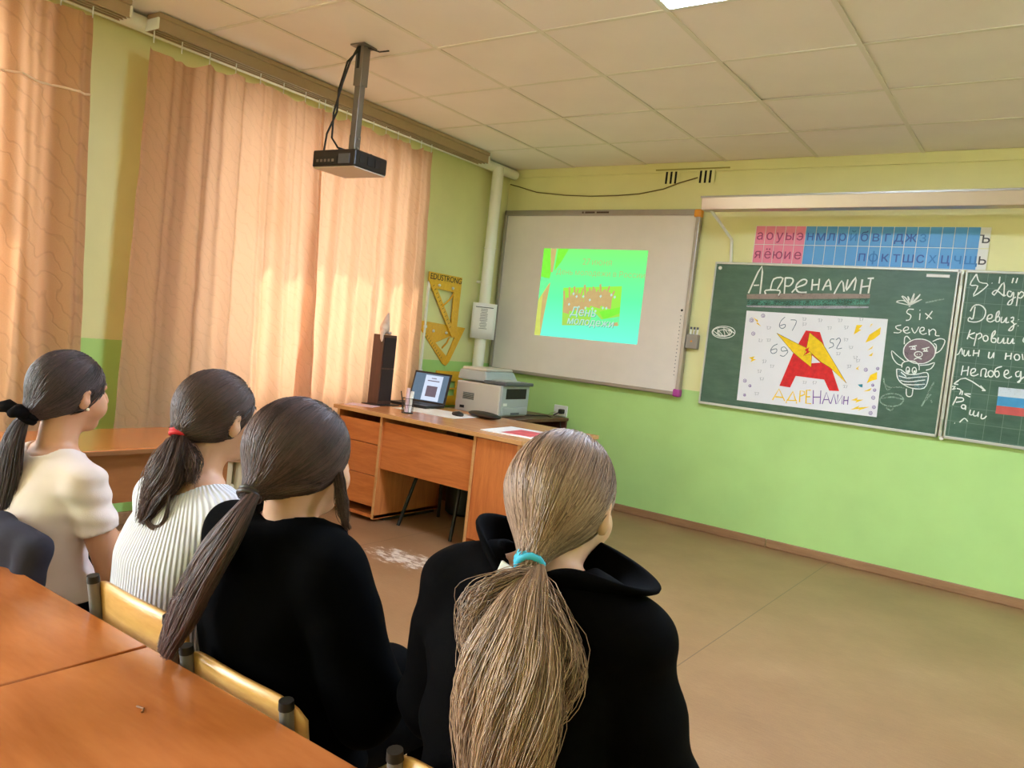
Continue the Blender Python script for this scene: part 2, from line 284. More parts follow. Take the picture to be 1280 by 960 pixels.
YL = [[(2530,1040),(2565,1122),(2615,1044)],[(2547,1065),(2600,1067)],[(2633,1052),(2662,1117),(2688,1059)],[(2627,1031),(2628,1051),(2695,1058),(2696,1037)],[(2715,1050),(2710,1128),(2738,1127),(2742,1106),(2712,1090)],[(2779,1141),(2751,1137),(2758,1047),(2793,1050)],[(2754,1092),(2781,1096)]]
VL = [[(2796,1143),(2806,1049)],[(2845,1147),(2852,1055)],[(2802,1096),(2847,1102)],[(2865,1057),(2883,1141),(2914,1068)],[(2871,1088),(2903,1092)],[(2919,1065),(2932,1135),(2954,1069)],[(2957,1134),(2962,1072),(2986,1135),(2991,1074)],[(2998,1128),(3001,1072)],[(3024,1130),(3026,1074)],[(3000,1099),(3025,1103)]]
BOLTS = [[(3006,1542),(3016,1607),(3053,1610),(3033,1580),(3049,1578)],[(3085,1496),(3102,1549),(3140,1581),(3166,1605),(3166,1558),(3132,1522)],[(3126,1231),(3142,1287),(3180,1312),(3184,1263),(3154,1251)],[(2319,1608),(2357,1588),(2350,1578),(2385,1548),(2349,1565),(2355,1574)],[(2326,1319),(2367,1332),(2356,1313),(2379,1311),(2341,1289),(2348,1308)],[(3044,1107),(3084,1131),(3078,1116),(3120,1121),(3073,1094),(3079,1108)],[(3048,1044),(3102,1080),(3092,1065),(3164,1080),(3095,1045),(3105,1058)],[(3103,1445),(3137,1481),(3128,1460)],[(3115,1413),(3141,1436),(3134,1411)],[(3114,1175),(3160,1204),(3151,1184)],[(3047,1318),(3068,1341),(3060,1323),(3069,1312)],[(3099,1598),(3115,1624),(3104,1619)]]
SMALL = [[(2325,1587),(2322,1577),(2312,1572),(2301,1575),(2296,1585),(2299,1596),(2309,1601),(2319,1597),(2325,1587)],[(2318,1586),(2315,1580),(2309,1580),(2305,1585),(2307,1591),(2314,1591),(2318,1586)],[(2401,1625),(2399,1616),(2390,1612),(2381,1615),(2376,1623),(2379,1632),(2387,1637),(2396,1634),(2401,1625)],[(2395,1624),(2393,1619),(2388,1618),(2384,1623),(2386,1628),(2392,1629),(2395,1624)],[(2348,1493),(2345,1484),(2337,1479),(2327,1482),(2323,1491),(2325,1500),(2334,1504),(2343,1501),(2348,1493)],[(2342,1491),(2340,1486),(2334,1486),(2331,1490),(2333,1496),(2338,1496),(2342,1491)],[(2329,1152),(2327,1143),(2319,1139),(2310,1141),(2306,1149),(2308,1158),(2316,1162),(2325,1160),(2329,1152)],[(2324,1150),(2322,1145),(2317,1145),(2313,1149),(2315,1154),(2321,1154),(2324,1150)],[(2367,1120),(2365,1113),(2359,1110),(2353,1112),(2349,1118),(2351,1124),(2357,1128),(2364,1126),(2367,1120)],[(2363,1119),(2362,1115),(2358,1114),(2355,1118),(2357,1121),(2361,1122),(2363,1119)],[(2337,1050),(2335,1043),(2329,1040),(2322,1042),(2319,1048),(2321,1054),(2327,1058),(2333,1056),(2337,1050)],[(2333,1049),(2331,1045),(2327,1044),(2325,1047),(2326,1051),(2330,1052),(2333,1049)],[(3172,1224),(3170,1218),(3165,1215),(3159,1216),(3156,1222),(3158,1228),(3163,1231),(3169,1229),(3172,1224)],[(3168,1223),(3167,1219),(3164,1219),(3162,1222),(3163,1225),(3166,1226),(3168,1223)],[(3188,1193),(3186,1186),(3181,1183),(3174,1185),(3171,1191),(3173,1197),(3178,1201),(3185,1199),(3188,1193)],[(3184,1191),(3183,1188),(3179,1187),(3177,1190),(3178,1194),(3182,1195),(3184,1191)],[(3188,1143),(3186,1134),(3179,1130),(3171,1132),(3167,1140),(3169,1149),(3176,1153),(3184,1151),(3188,1143)],[(3183,1141),(3181,1137),(3176,1136),(3173,1140),(3175,1145),(3180,1146),(3183,1141)],[(3199,1082),(3197,1074),(3190,1070),(3183,1072),(3179,1079),(3181,1087),(3187,1091),(3195,1089),(3199,1082)],[(3194,1081),(3192,1076),(3188,1076),(3185,1079),(3187,1084),(3191,1085),(3194,1081)],[(3184,1041),(3182,1032),(3175,1028),(3167,1030),(3163,1038),(3165,1046),(3172,1051),(3180,1049),(3184,1041)],[(3179,1039),(3177,1035),(3172,1034),(3169,1038),(3171,1043),(3176,1044),(3179,1039)],[(3189,1335),(3187,1329),(3182,1325),(3176,1327),(3172,1333),(3174,1340),(3180,1343),(3186,1341),(3189,1335)],[(3185,1334),(3184,1330),(3180,1330),(3178,1333),(3179,1337),(3183,1337),(3185,1334)],[(3120,1319),(3118,1311),(3111,1307),(3103,1309),(3099,1317),(3101,1325),(3108,1330),(3116,1327),(3120,1319)],[(3115,1318),(3114,1313),(3109,1313),(3106,1317),(3108,1322),(3112,1322),(3115,1318)]]
DARK = [[(2423,1550),(2434,1553),(2427,1538),(2441,1532),(2430,1531)],[(2442,1550),(2453,1551),(2446,1531)],[(2378,1456),(2386,1460),(2382,1442),(2394,1439),(2384,1437)],[(2396,1457),(2406,1457),(2400,1437)],[(2434,1462),(2447,1464),(2442,1455),(2450,1447),(2439,1445)],[(2453,1464),(2463,1465),(2457,1445)],[(2660,1630),(2673,1629),(2665,1619),(2676,1613),(2667,1608)],[(2677,1629),(2687,1630),(2681,1611)],[(2666,1594),(2677,1597),(2669,1585),(2681,1582),(2668,1574)],[(2683,1595),(2693,1596),(2687,1576)],[(2766,1627),(2776,1631),(2774,1619),(2780,1614),(2771,1610)],[(2783,1629),(2793,1629),(2787,1610)],[(2834,1580),(2843,1583),(2841,1574),(2845,1568),(2840,1562)],[(2851,1583),(2860,1583),(2855,1564)],[(2939,1595),(2948,1596),(2943,1583),(2955,1578),(2946,1573)],[(2956,1595),(2966,1596),(2960,1577)],[(2894,1638),(2908,1638),(2901,1625),(2910,1621),(2899,1620)],[(2912,1638),(2922,1639),(2916,1620)],[(3026,1655),(3036,1654),(3030,1646),(3037,1641),(3032,1636)],[(3042,1655),(3052,1655),(3046,1637)],[(2947,1512),(2960,1513),(2951,1502),(2959,1498),(2953,1494)],[(2964,1512),(2974,1512),(2968,1493)],[(2984,1463),(2995,1463),(2989,1453),(3000,1450),(2993,1445)],[(3002,1464),(3011,1465),(3006,1446)],[(2911,1414),(2920,1416),(2916,1402),(2927,1400),(2914,1396)],[(2928,1415),(2938,1416),(2932,1397)],[(3021,1400),(3030,1400),(3024,1392),(3037,1385),(3028,1382)],[(3038,1401),(3047,1402),(3041,1383)],[(3042,1379),(3051,1382),(3044,1372),(3052,1364),(3046,1360)],[(3056,1382),(3065,1383),(3060,1364)],[(2990,1336),(3001,1339),(2996,1327),(3004,1322),(2993,1316)],[(3006,1339),(3015,1340),(3010,1320)],[(2399,1239),(2410,1237),(2402,1229),(2413,1224),(2404,1217)],[(2415,1238),(2425,1240),(2419,1219)],[(2982,1200),(2994,1202),(2990,1187),(2995,1188),(2989,1184)],[(3000,1201),(3009,1202),(3003,1183)],[(2719,1198),(2728,1197),(2724,1186),(2732,1183),(2722,1178)],[(2734,1198),(2744,1199),(2738,1179)],[(2786,1201),(2793,1205),(2785,1194),(2797,1188),(2789,1183)],[(2800,1204),(2810,1205),(2804,1185)],[(2397,1077),(2411,1079),(2402,1064),(2415,1064),(2404,1058)],[(2417,1078),(2428,1080),(2421,1059)],[(2482,1283),(2490,1284),(2488,1274),(2493,1266),(2487,1263)],[(2498,1283),(2509,1285),(2502,1264)],[(2423,1309),(2435,1317),(2430,1303),(2437,1295),(2427,1290)],[(2441,1313),(2452,1314),(2445,1294)],[(2420,1183),(2430,1190),(2426,1176),(2436,1169),(2427,1169)],[(2439,1187),(2450,1189),(2443,1168)]]
TEAL = [(3073,1216),(3102,1222),(3103,1200),(3087,1203)]
# ------------------------------------------------------------------ the room
H = 2.738; RX = 6.54; RY = -8.95; WT = 0.36
m_wall = two_tone('green_wall_paint', (178, 220, 126), (230, 226, 162))
m_wall_f = two_tone('green_front_wall_paint', (186, 224, 138), (236, 230, 168))
def floor_mat():
    t = NT('linoleum'); v = t.coords((1, 1, 1)); n = t.noise(v, 2.2, 6, 0.6); n2 = t.noise(t.coords((6, 40, 1), rot=(0, 0, 0.5)), 3.0, 5, 0.7); n3 = t.noise(v, 190, 2)
    f = t.math('ADD', t.math('MULTIPLY', n, 0.45), t.math('ADD', t.math('MULTIPLY', n2, 0.35), t.math('MULTIPLY', n3, 0.2)))
    c = t.ramp(f, [(0.3, lin((128, 91, 60))), (0.5, lin((149, 110, 75))), (0.72, lin((170, 131, 94)))])
    g = t.new('ShaderNodeNewGeometry'); sp = t.new('ShaderNodeSeparateXYZ'); t.link(g.outputs['Position'], sp.inputs[0])
    seam = None
    for sx in (1.04, 3.04, 5.04):
        q = t.math('LESS_THAN', t.math('ABSOLUTE', t.math('SUBTRACT', sp.outputs['X'], sx)), 0.0028); seam = q if seam is None else t.math('ADD', seam, q)
    c = t.mix(t.math('MULTIPLY', seam, 0.7), c, lin((84, 62, 42)))
    # pale streaky patches in the floor colour, in front of the teacher's desk
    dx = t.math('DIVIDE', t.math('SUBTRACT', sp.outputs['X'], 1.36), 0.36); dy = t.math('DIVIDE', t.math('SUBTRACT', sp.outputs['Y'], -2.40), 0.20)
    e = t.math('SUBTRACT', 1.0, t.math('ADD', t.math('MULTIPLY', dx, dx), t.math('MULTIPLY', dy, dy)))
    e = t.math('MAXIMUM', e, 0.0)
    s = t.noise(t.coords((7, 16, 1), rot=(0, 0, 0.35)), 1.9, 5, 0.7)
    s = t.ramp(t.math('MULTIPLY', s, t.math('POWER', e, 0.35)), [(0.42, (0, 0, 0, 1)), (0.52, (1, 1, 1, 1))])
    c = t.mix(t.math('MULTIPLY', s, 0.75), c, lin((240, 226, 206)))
    t.link(c, t.b.inputs['Base Color']); t.b.inputs['Roughness'].default_value = 0.36; t.bump(n3, 0.05, 0.002); return t.m
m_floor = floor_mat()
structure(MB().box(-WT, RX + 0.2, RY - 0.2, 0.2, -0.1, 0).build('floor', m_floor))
m_slab = mat('ceiling_slab_dark', (120, 105, 92), 0.9)
ceil = structure(MB().box(-WT, RX + 0.2, RY - 0.2, 0.2, H + 0.05, H + 0.15).build('ceiling', m_slab))
m_tile = mat('ceiling_tile_white', (250, 240, 236), 0.85, var=0.02, vscale=3, bump=0.12, bscale=160)
m_bar = mat('ceiling_grid_white', (236, 228, 216), 0.5)
TX, TY = 0.654, 0.624
tile_me = {}
def tile_mesh(wx, wy):
    k = (round(wx, 3), round(wy, 3))
    if k not in tile_me:
        o = MB().box(-wx / 2, wx / 2, -wy / 2, wy / 2, 0, 0.014).build('ceiling_tile', m_tile); tile_me[k] = o.data; bpy.data.objects.remove(o)
    return tile_me[k]
fill_lamp_cells = {(4, 4), (8, 4)}  # the visible panel, and an unseen one added for fill light
nx = 10; ny = 15
for i in range(nx):
    for j in range(ny):
        if (i, j) in fill_lamp_cells: continue
        x0 = i * TX; x1 = x0 + TX; y1 = -j * TY; y0 = max(y1 - TY, RY)
        if y1 <= RY + 0.02: continue
        o = bpy.data.objects.new('ceiling_tile', tile_mesh(x1 - x0 - 0.014, y1 - y0 - 0.014)); COL.objects.link(o); o.parent = ceil
        o.location = ((x0 + x1) / 2, (y0 + y1) / 2, H + random.uniform(0.0, 0.003)); o.rotation_euler = (random.uniform(-0.006, 0.006), random.uniform(-0.006, 0.006), 0)
for i in range(nx + 1):
    MB().box(i * TX - 0.012, i * TX + 0.012, RY, 0, H - 0.003, H + 0.0005).build('ceiling_grid_bar', m_bar, ceil)
for j in range(1, ny):
    if -j * TY > RY: MB().box(0, RX, -j * TY - 0.011, -j * TY + 0.011, H - 0.0025, H + 0.0008).build('ceiling_grid_bar', m_bar, ceil)
m_diff = mat('fill_glow_diffuser', (204, 226, 255), 0.25, var=0.01, emit=48.0)  # glow added to brighten the room; the visible panel itself is switched off
m_white = mat('white_enamel', (236, 233, 226), 0.35)
for n_, (i, j) in enumerate(sorted(fill_lamp_cells)):
    cx, cy = (i + 0.5) * TX, -(j + 0.5) * TY
    lab = 'square ceiling lamp panel cut by the top edge of the picture, its glow added as fill' if i == 4 else 'added fill light shaped as a square ceiling panel, just outside the picture'
    L_ = thing('ceiling_fill_lamp', lab, 'lamp', (cx, cy, H), 0, 'square ceiling lamp panels')
    fr = MB()
    for a in (-1, 1):
        fr.box(a * (TX / 2 - 0.012) - 0.012, a * (TX / 2 - 0.012) + 0.012, -TY / 2, TY / 2, -0.008, 0.03); fr.box(-TX / 2 + 0.02, TX / 2 - 0.02, a * (TY / 2 - 0.012) - 0.012, a * (TY / 2 - 0.012) + 0.012, -0.008, 0.03)
    fr.build('lamp_frame', m_white, L_); MB().box(-TX / 2 + 0.024, TX / 2 - 0.024, -TY / 2 + 0.024, TY / 2 - 0.024, 0.002, 0.014).build('diffuser', m_diff, L_)
# walls
WIN = [(-2.96, -1.22), (-5.9, -4.05), (-8.7, -6.7)]; ZS, ZT = 0.76, 2.47
wl = MB(); ys = [0.2]
for a, b in WIN: ys += [b, a]
ys.append(RY - 0.2)
for k in range(0, len(ys), 2): wl.box(-WT, 0, ys[k + 1], ys[k], 0, H + 0.05)
for a, b in WIN: wl.box(-WT, 0, a, b, 0, ZS); wl.box(-WT, 0, a, b, ZT, H + 0.05)
structure(wl.build('wall_left', m_wall))
structure(MB().box(0, RX + 0.2, 0, 0.2, 0, H + 0.05).build('wall_front', m_wall_f))
structure(MB().box(RX, RX + 0.2, RY - 0.2, 0, 0, H + 0.05).build('wall_right', m_wall))
structure(MB().box(0, RX, RY - 0.2, RY, 0, H + 0.05).build('wall_back', m_wall))
structure(MB().box(0.0, RX, -0.012, 0, 2.668, H).build('trim_1', m_wall_f))
m_base = wood('baseboard_brown', (140, 100, 66), (172, 128, 90), 0.5)
structure(MB().box(0.0, 2.60, -0.022, 0, 0, 0.058).box(2.604, RX, -0.022, 0, 0, 0.058).build('baseboard_front', m_base, bevel=0.006))
structure(MB().box(0, 0.022, RY, 0, 0, 0.07).build('baseboard_left', m_base, bevel=0.006))
structure(MB().box(RX - 0.022, RX, RY, 0, 0, 0.07).build('baseboard_right', m_base, bevel=0.006))
# windows
m_pvc = mat('window_frame_white', (238, 238, 236), 0.35)
tg = NT('window_glass'); _tr = tg.new('ShaderNodeBsdfTransparent'); _gl = tg.new('ShaderNodeBsdfGlossy'); _mx = tg.new('ShaderNodeMixShader'); _mx.inputs[0].default_value = 0.06
_gl.inputs['Roughness'].default_value = 0.02
_nz = tg.noise(tg.coords(), 3.0); tg.link(tg.ramp(_nz, [(0, (0.95, 0.97, 0.97, 1)), (1, (0.99, 0.99, 0.99, 1))]), _tr.inputs['Color'])
tg.link(_tr.outputs[0], _mx.inputs[1]); tg.link(_gl.outputs[0], _mx.inputs[2]); tg.link(_mx.outputs[0], tg.out.inputs['Surface'])
m_glass = tg.m
for k, (a, b) in enumerate(WIN):
    W_ = bpy.data.objects.new('window_%d' % (k + 1), None); COL.objects.link(W_); W_.location = (-0.2, (a + b) / 2, ZS); W_['kind'] = 'structure'
    hw = (b - a) / 2; hh = ZT - ZS; f = MB(); fw = 0.055
    f.box(-0.04, 0.04, -hw, -hw + fw, 0, hh).box(-0.04, 0.04, hw - fw, hw, 0, hh).box(-0.04, 0.04, -hw, hw, 0, fw).box(-0.04, 0.04, -hw, hw, hh - fw, hh)
    for q in (-hw / 3, hw / 3): f.box(-0.04, 0.04, q - 0.035, q + 0.035, 0, hh)
    f.build('window_frame', m_pvc, W_, bevel=0.004)
    e = [-hw + fw, -hw / 3 - 0.035, -hw / 3 + 0.035, hw / 3 - 0.035, hw / 3 + 0.035, hw - fw]
    for q in range(3): MB().box(-0.004, 0.004, e[2 * q], e[2 * q + 1], fw, hh - fw).build('window_pane', m_glass, W_)
    MB().box(0.04, 0.25, -hw - 0.04, hw + 0.04, -0.035, 0.0).build('window_sill', m_white, W_, bevel=0.006)
# ------------------------------------------------------------------ curtains, rail and pipes on the window wall
def curtain_mat(name, rgb, trans, pat=1.0, patscale=5.0):
    t = NT(name); v = t.coords((1, 1, 1)); c = lin(rgb)
    wv = t.new('ShaderNodeTexWave', wave_type='BANDS', bands_direction='DIAGONAL'); t.val(wv, Scale=patscale, Distortion=9.0, Detail=2.5, Detail_Scale=1.1, Detail_Roughness=0.5); t.link(v, wv.inputs['Vector'])
    line = t.ramp(wv.outputs['Fac'], [(0.0, (0, 0, 0, 1)), (0.09, (1, 1, 1, 1)), (1.0, (1, 1, 1, 1))])
    wf = t.noise(t.coords((1, 160, 160)), 2.0, 2)
    col = t.mix(t.math('SUBTRACT', pat, t.math('MULTIPLY', line, pat)), c, mul(c, 0.62))
    col = t.mix(0.14, col, t.ramp(wf, [(0.3, (0.5, 0.5, 0.5, 1)), (0.7, (1, 1, 1, 1))]), 'MULTIPLY')
    df = t.new('ShaderNodeBsdfDiffuse'); tr = t.new('ShaderNodeBsdfTranslucent'); mx = t.new('ShaderNodeMixShader'); mx.inputs[0].default_value = trans
    t.link(col, df.inputs['Color']); t.link(t.mix(1.0, col, (1.0, 0.84, 0.72, 1), 'MULTIPLY'), tr.inputs['Color'])
    bp = t.new('ShaderNodeBump'); bp.inputs['Strength'].default_value = 0.35; bp.inputs['Distance'].default_value = 0.006; t.link(t.math('ADD', line, t.math('MULTIPLY', wf, 0.3)), bp.inputs['Height'])
    t.link(bp.outputs['Normal'], df.inputs['Normal'])
    t.link(df.outputs[0], mx.inputs[1]); t.link(tr.outputs[0], mx.inputs[2]); t.link(mx.outputs[0], t.out.inputs['Surface']); return t.m
def curtain(label, ytop, ybot, ztop, zbot, folds, amp, x0, m, seed, hooks, droop, swag=None):
    rnd = random.Random(seed); ph = [rnd.uniform(0, 6.28) for _ in range(6)]
    ny_, nz_ = 150, 60; W = ytop[1] - ytop[0]
    T = thing('curtain', label, 'curtain', (0, (ytop[0] + ytop[1]) / 2, zbot), 0, 'brown window curtains')
    vs = []; fs = []
    for i in range(ny_ + 1):
        u = i / ny_
        hk = u * hooks; dz = droop * (math.sin(PI * (hk % 1.0)) ** 0.8) * (0.6 + 0.4 * math.sin(ph[0] + 2.1 * int(hk)))
        if swag: dz += swag(u)
        for j in range(nz_ + 1):
            v = j / nz_; z = ztop - dz * (1 - v) - (ztop - zbot) * v
            y = (ytop[0] + (ytop[1] - ytop[0]) * u) * (1 - v) + (ybot[0] + (ybot[1] - ybot[0]) * u) * v
            q = u * folds * 2 * PI
            a = amp * (0.55 + 0.45 * v)
            x = x0 + a * (0.62 * math.sin(q + ph[1] + 0.5 * math.sin(2.2 * v + ph[2])) + 0.38 * math.sin(q * 1.73 + ph[3] + 0.7 * v) + 0.25 * math.sin(q * 3.1 + ph[4]) * (1 - v))
            x += 0.004 * math.sin(38 * v + 9 * u + ph[5]) * math.sin(17 * u + 5 * v)
            y += 0.012 * math.cos(q + ph[1]) * (0.5 + v)
            vs.append((x, y, z))
    n = nz_ + 1
    for i in range(ny_):
        for j in range(nz_): fs.append((i * n + j, (i + 1) * n + j, (i + 1) * n + j + 1, i * n + j + 1))
    MB().add(vs, fs).build('curtain_cloth', m, T, 'all', world=True, fix=False)
    for k in range(hooks + 1):
        y = ytop[0] + (ytop[1] - ytop[0]) * min(max(k / hooks, 0.008), 0.992); MB().tube([(x0, y, ztop - 0.012), (x0, y, ztop + 0.02), (x0, y, 2.652)], 0.0035, 6).build('curtain_hook', m_white, T, world=True)
    return T
m_cur_a = curtain_mat('brown_jacquard', (218, 176, 140), 0.46, 0.26, 5.5)
m_cur_b = curtain_mat('tan_curtain_cloth', (226, 186, 154), 0.55, 0.15, 8.0)
c1 = curtain('brown patterned curtain with a stitched seam, cut by the left edge', (-4.95, -3.69), (-4.95, -3.60), 2.605, 0.35, 6, 0.045, 0.155, m_cur_a, 3, 8, 0.02)
sm = MB(); _p = [v.co.copy() for v in c1.children[0].data.vertices]; L = c1.location
row = min(range(61), key=lambda j: abs(_p[75 * 61 + j].z + L.z - 2.24))
sm.tube([(_p[i * 61 + row].x + 0.004, _p[i * 61 + row].y, _p[i * 61 + row].z) for i in range(0, 151, 3)], 0.006, 6); sm.build('seam_ruffle', mat('seam_beige', (236, 206, 176), 0.8), c1, True)
curtain('wide tan curtain, sunlit, sagging at its upper left corner', (-3.40, -2.235), (-3.41, -2.07), 2.598, 0.34, 6, 0.042, 0.160, m_cur_b, 11, 7, 0.035, lambda u: 0.06 * math.exp(-((u - 0.17) / 0.09) ** 2) + 0.03 * math.exp(-(u / 0.05) ** 2))
curtain('narrower tan curtain hanging behind the teacher desk, nearest the pipe', (-2.27, -1.17), (-2.275, -1.06), 2.598, 0.34, 6, 0.036, 0.122, m_cur_b, 23, 9, 0.028)
m_rail = mat('curtain_rail_beige', (176, 150, 118), 0.45, var=0.05)
m_pipe = mat('pipe_white_gloss', (238, 234, 222), 0.22, var=0.02)
for lab, a, b in (('grooved beige ceiling curtain rail over the sunlit curtains', -3.40, -0.58), ('grooved beige ceiling curtain rail at the upper left corner', -8.8, -3.54)):
    T = thing('curtain_rail', lab, 'curtain rail', (0.15, (a + b) / 2, H), 0, 'curtain rails'); hl = (b - a) / 2
    MB().box(-0.06, 0.06, -hl, hl, -0.03, -0.004).build('rail_body', m_rail, T, bevel=0.004)
    for k in range(4): MB().box(-0.06 + 0.033 * k, -0.049 + 0.033 * k, -hl, hl, -0.090, -0.03).build('rail_track', m_rail, T)
    for s_ in (-1, 1): MB().box(-0.062, 0.062, s_ * hl - 0.006, s_ * hl + 0.006, -0.090, -0.03).build('rail_end_cap', m_white, T, bevel=0.008)
T = thing('heating_pipe', 'white painted heating pipe running along the wall and down the corner', 'pipe', (0.1, -0.31, 0))
MB().tube([(-0.035, RY + 0.6, 2.688), (-0.035, 0.29, 2.688)], 0.042, 20).build('pipe_run', m_pipe, T, True)
MB().tube([(0, 0, 0.02), (0, 0, 2.64), (-0.008, 0, 2.68)], 0.049, 24).build('riser', m_pipe, T, True)
for z in (2.0, 1.05): MB().tube([(0, 0, z), (0, 0, z + 0.012)], 0.054, 24).build('pipe_joint', m_pipe, T, True)
MB().tube([(-0.1, 0, 1.72), (-0.04, 0, 1.72)], 0.012, 8).build('pipe_bracket', m_pipe, T, True)
T = thing('wall_conduit', 'thin white cable conduit beside the curtain', 'conduit', (0.008, -0.93, 0.03))
MB().box(-0.008, 0.012, -0.01, 0.01, 0, 1.62).build('conduit_strip', m_pipe, T, bevel=0.003)
for z in (0.3, 0.9, 1.25): MB().box(-0.008, 0.016, -0.014, 0.014, z, z + 0.02).build('conduit_clip', m_white, T)
# sheet of paper taped on the riser
m_paper = mat('white_paper', (240, 238, 236), 0.7, var=0.015); m_ink = mat('grey_ink', (92, 92, 100), 0.7)
ang = math.atan2(0.8, -0.6)
T = thing('notice_sheet', 'white typed notice sheet taped on the white pipe', 'paper', (0.143, -0.352, 1.24), 0.62)
sh = MB(); vs = []; fs = []
for i in range(9):
    u = i / 8 - 0.5
    for z in (0, 0.15, 0.30): vs.append((u * 0.205, 0.012 * (1 - math.cos(u * 2.4)) * 2 - 0.012, z))
for i in range(8):
    for j in range(2): fs.append((i * 3 + j, i * 3 + 3 + j, i * 3 + 4 + j, i * 3 + 1 + j))
so = sh.add(vs, fs).build('sheet', m_paper, T, 'all'); so.modifiers.new('thick', 'SOLIDIFY').thickness = 0.001
tx = MB(); tx.box(-0.075, 0.075, -0.0155, -0.0148, 0.262, 0.268)
for k in range(13): hw = random.uniform(0.022, 0.034); tx.box(-hw, hw, -0.0140, -0.0128, 0.085 + 0.0135 * k, 0.089 + 0.0135 * k)
tx.build('typed_lines', m_ink, T)
# radiator under the sunlit window
m_rad = mat('radiator_paint', (214, 196, 160), 0.4)
T = thing('radiator', 'cream ribbed radiator under the sunlit window, mostly hidden', 'radiator', (0.09, -2.45, 0.12))
for k in range(16):
    MB().box(-0.045, 0.045, -0.72 + 0.09 * k, -0.66 + 0.09 * k, 0, 0.46).build('radiator_section', m_rad, T, bevel=0.02)
for z in (0.05, 0.41): MB().tube([(0, -0.8, z), (0, 0.75, z)], 0.02, 10).build('radiator_pipe', m_rad, T, True)
# yellow drawing triangles
m_yel = wood('yellow_varnish', (226, 160, 18), (246, 186, 36), 0.3, coat=0.4); m_black = mat('black_print', (22, 20, 20), 0.6); m_redp = mat('red_print', (180, 40, 20), 0.6)
def set_square(label, outer, hole, loc, knobs, bar, lines, dx=0.022):
    T = thing('set_square', label, 'set square', (dx, loc[0], loc[1]), 0, 'yellow classroom set squares')
    MB().prism([(p[0] - loc[0], p[1] - loc[1]) for p in outer], LW, -0.004, 0.004, [[(p[0] - loc[0], p[1] - loc[1]) for p in hole]]).build('blade', m_yel, T, bevel=0.002)
    a, b = [(q[0] - loc[0], q[1] - loc[1]) for q in bar]
    MB().tube([LW(a[0], a[1], 0.008), LW((a[0] + b[0]) / 2, (a[1] + b[1]) / 2, 0.018), LW(b[0], b[1], 0.008)], 0.007, 8).build('handle', m_yel, T, True)
    for k in knobs: MB().ball(LW(k[0] - loc[0], k[1] - loc[1], 0.012), 0.012).build('knob', m_white, T, True)
    for s_ in lines:
        a, b = s_; d = Vector((b[0] - a[0], b[1] - a[1])).normalized(); n_ = Vector((-d.y, d.x)); tk = MB()
        for i in range(12):
            t_ = 0.1 + 0.07 * i; p = (a[0] + (b[0] - a[0]) * t_ - loc[0], a[1] + (b[1] - a[1]) * t_ - loc[1])
            q = [(p[0] - d.x * 0.002, p[1] - d.y * 0.002), (p[0] + d.x * 0.002, p[1] + d.y * 0.002), (p[0] + d.x * 0.002 + n_.x * 0.02, p[1] + d.y * 0.002 + n_.y * 0.02), (p[0] - d.x * 0.002 + n_.x * 0.02, p[1] - d.y * 0.002 + n_.y * 0.02)]
            tk.add([LW(c[0], c[1], 0.0046) for c in q], [(0, 1, 2, 3)])
        tk.build('scale_marks', m_black, T)
    return T
s1 = set_square('yellow wooden set square with black lettering, upper one on the green wall', [(-0.955, 1.725), (-0.545, 1.725), (-0.548, 1.225), (-0.60, 1.225), (-0.955, 1.66)], [(-0.84, 1.60), (-0.635, 1.595), (-0.625, 1.335)], (-0.955, 1.225), [(-0.83, 1.63), (-0.66, 1.625)], ((-0.76, 1.47), (-0.64, 1.58)), [((-0.93, 1.655), (-0.60, 1.25))])
text_on('EDUSTRONG', 0.066, LW, -0.745, 1.690, 0.0265, 'lettering', m_black, s1, bold=0.0018)
text_on('www.', 0.028, LW, -0.91, 1.675, 0.0265, 'small_lettering', m_redp, s1); text_on('.ru', 0.024, LW, -0.585, 1.675, 0.0265, 'small_lettering', m_redp, s1)
set_square('yellow wooden set square pointing down, lower one on the green wall', [(-1.0, 1.335), (-0.42, 1.315), (-0.585, 1.02), (-0.625, 0.985), (-0.665, 1.0), (-1.0, 1.29)], [(-0.78, 1.17), (-0.60, 1.235), (-0.545, 1.235), (-0.625, 1.065)], (-0.70, 0.985), [(-0.83, 1.262), (-0.67, 1.258)], ((-0.70, 1.13), (-0.62, 1.22)), [((-0.97, 1.27), (-0.66, 1.01))], 0.008)
set_square('yellow board with a white knob, partly hidden behind the printer', [(-0.75, 0.945), (-0.40, 0.945), (-0.40, 0.66), (-0.75, 0.66)], [(-0.66, 0.86), (-0.49, 0.86), (-0.49, 0.74), (-0.66, 0.74)], (-0.575, 0.66), [(-0.635, 0.905)], ((-0.66, 0.80), (-0.49, 0.80)), [])
# ------------------------------------------------------------------ whiteboard with the projected slide
m_alu = mat('aluminium_frame', (168, 160, 152), 0.35, metal=0.6, var=0.03); m_wb = mat('whiteboard_enamel', (232, 222, 214), 0.32, var=0.01)
m_orange = mat('orange_plastic', (232, 150, 30), 0.4); m_magenta = mat('magenta_plastic', (176, 60, 150), 0.4)
T = thing('whiteboard', 'interactive whiteboard with a projected green slide', 'whiteboard', (0.935, -0.03, 0.975)); WB = T
x0, x1, z0, z1 = 0.030, 1.838, 0.977, 2.376
MB().box(x0 + 0.02, x1 - 0.02, -0.05, -0.02, z0 + 0.02, z1 - 0.02).build('board_surface', m_wb, T, world=True)
for q in ((x0, x1, z1 - 0.045, z1), (x0, x1, z0, z0 + 0.028), (x0, x0 + 0.03, z0, z1), (x1 - 0.032, x1, z0, z1)): MB().box(q[0], q[1], -0.066, -0.014, q[2], q[3]).build('frame_rail', m_alu, T, world=True, bevel=0.006)
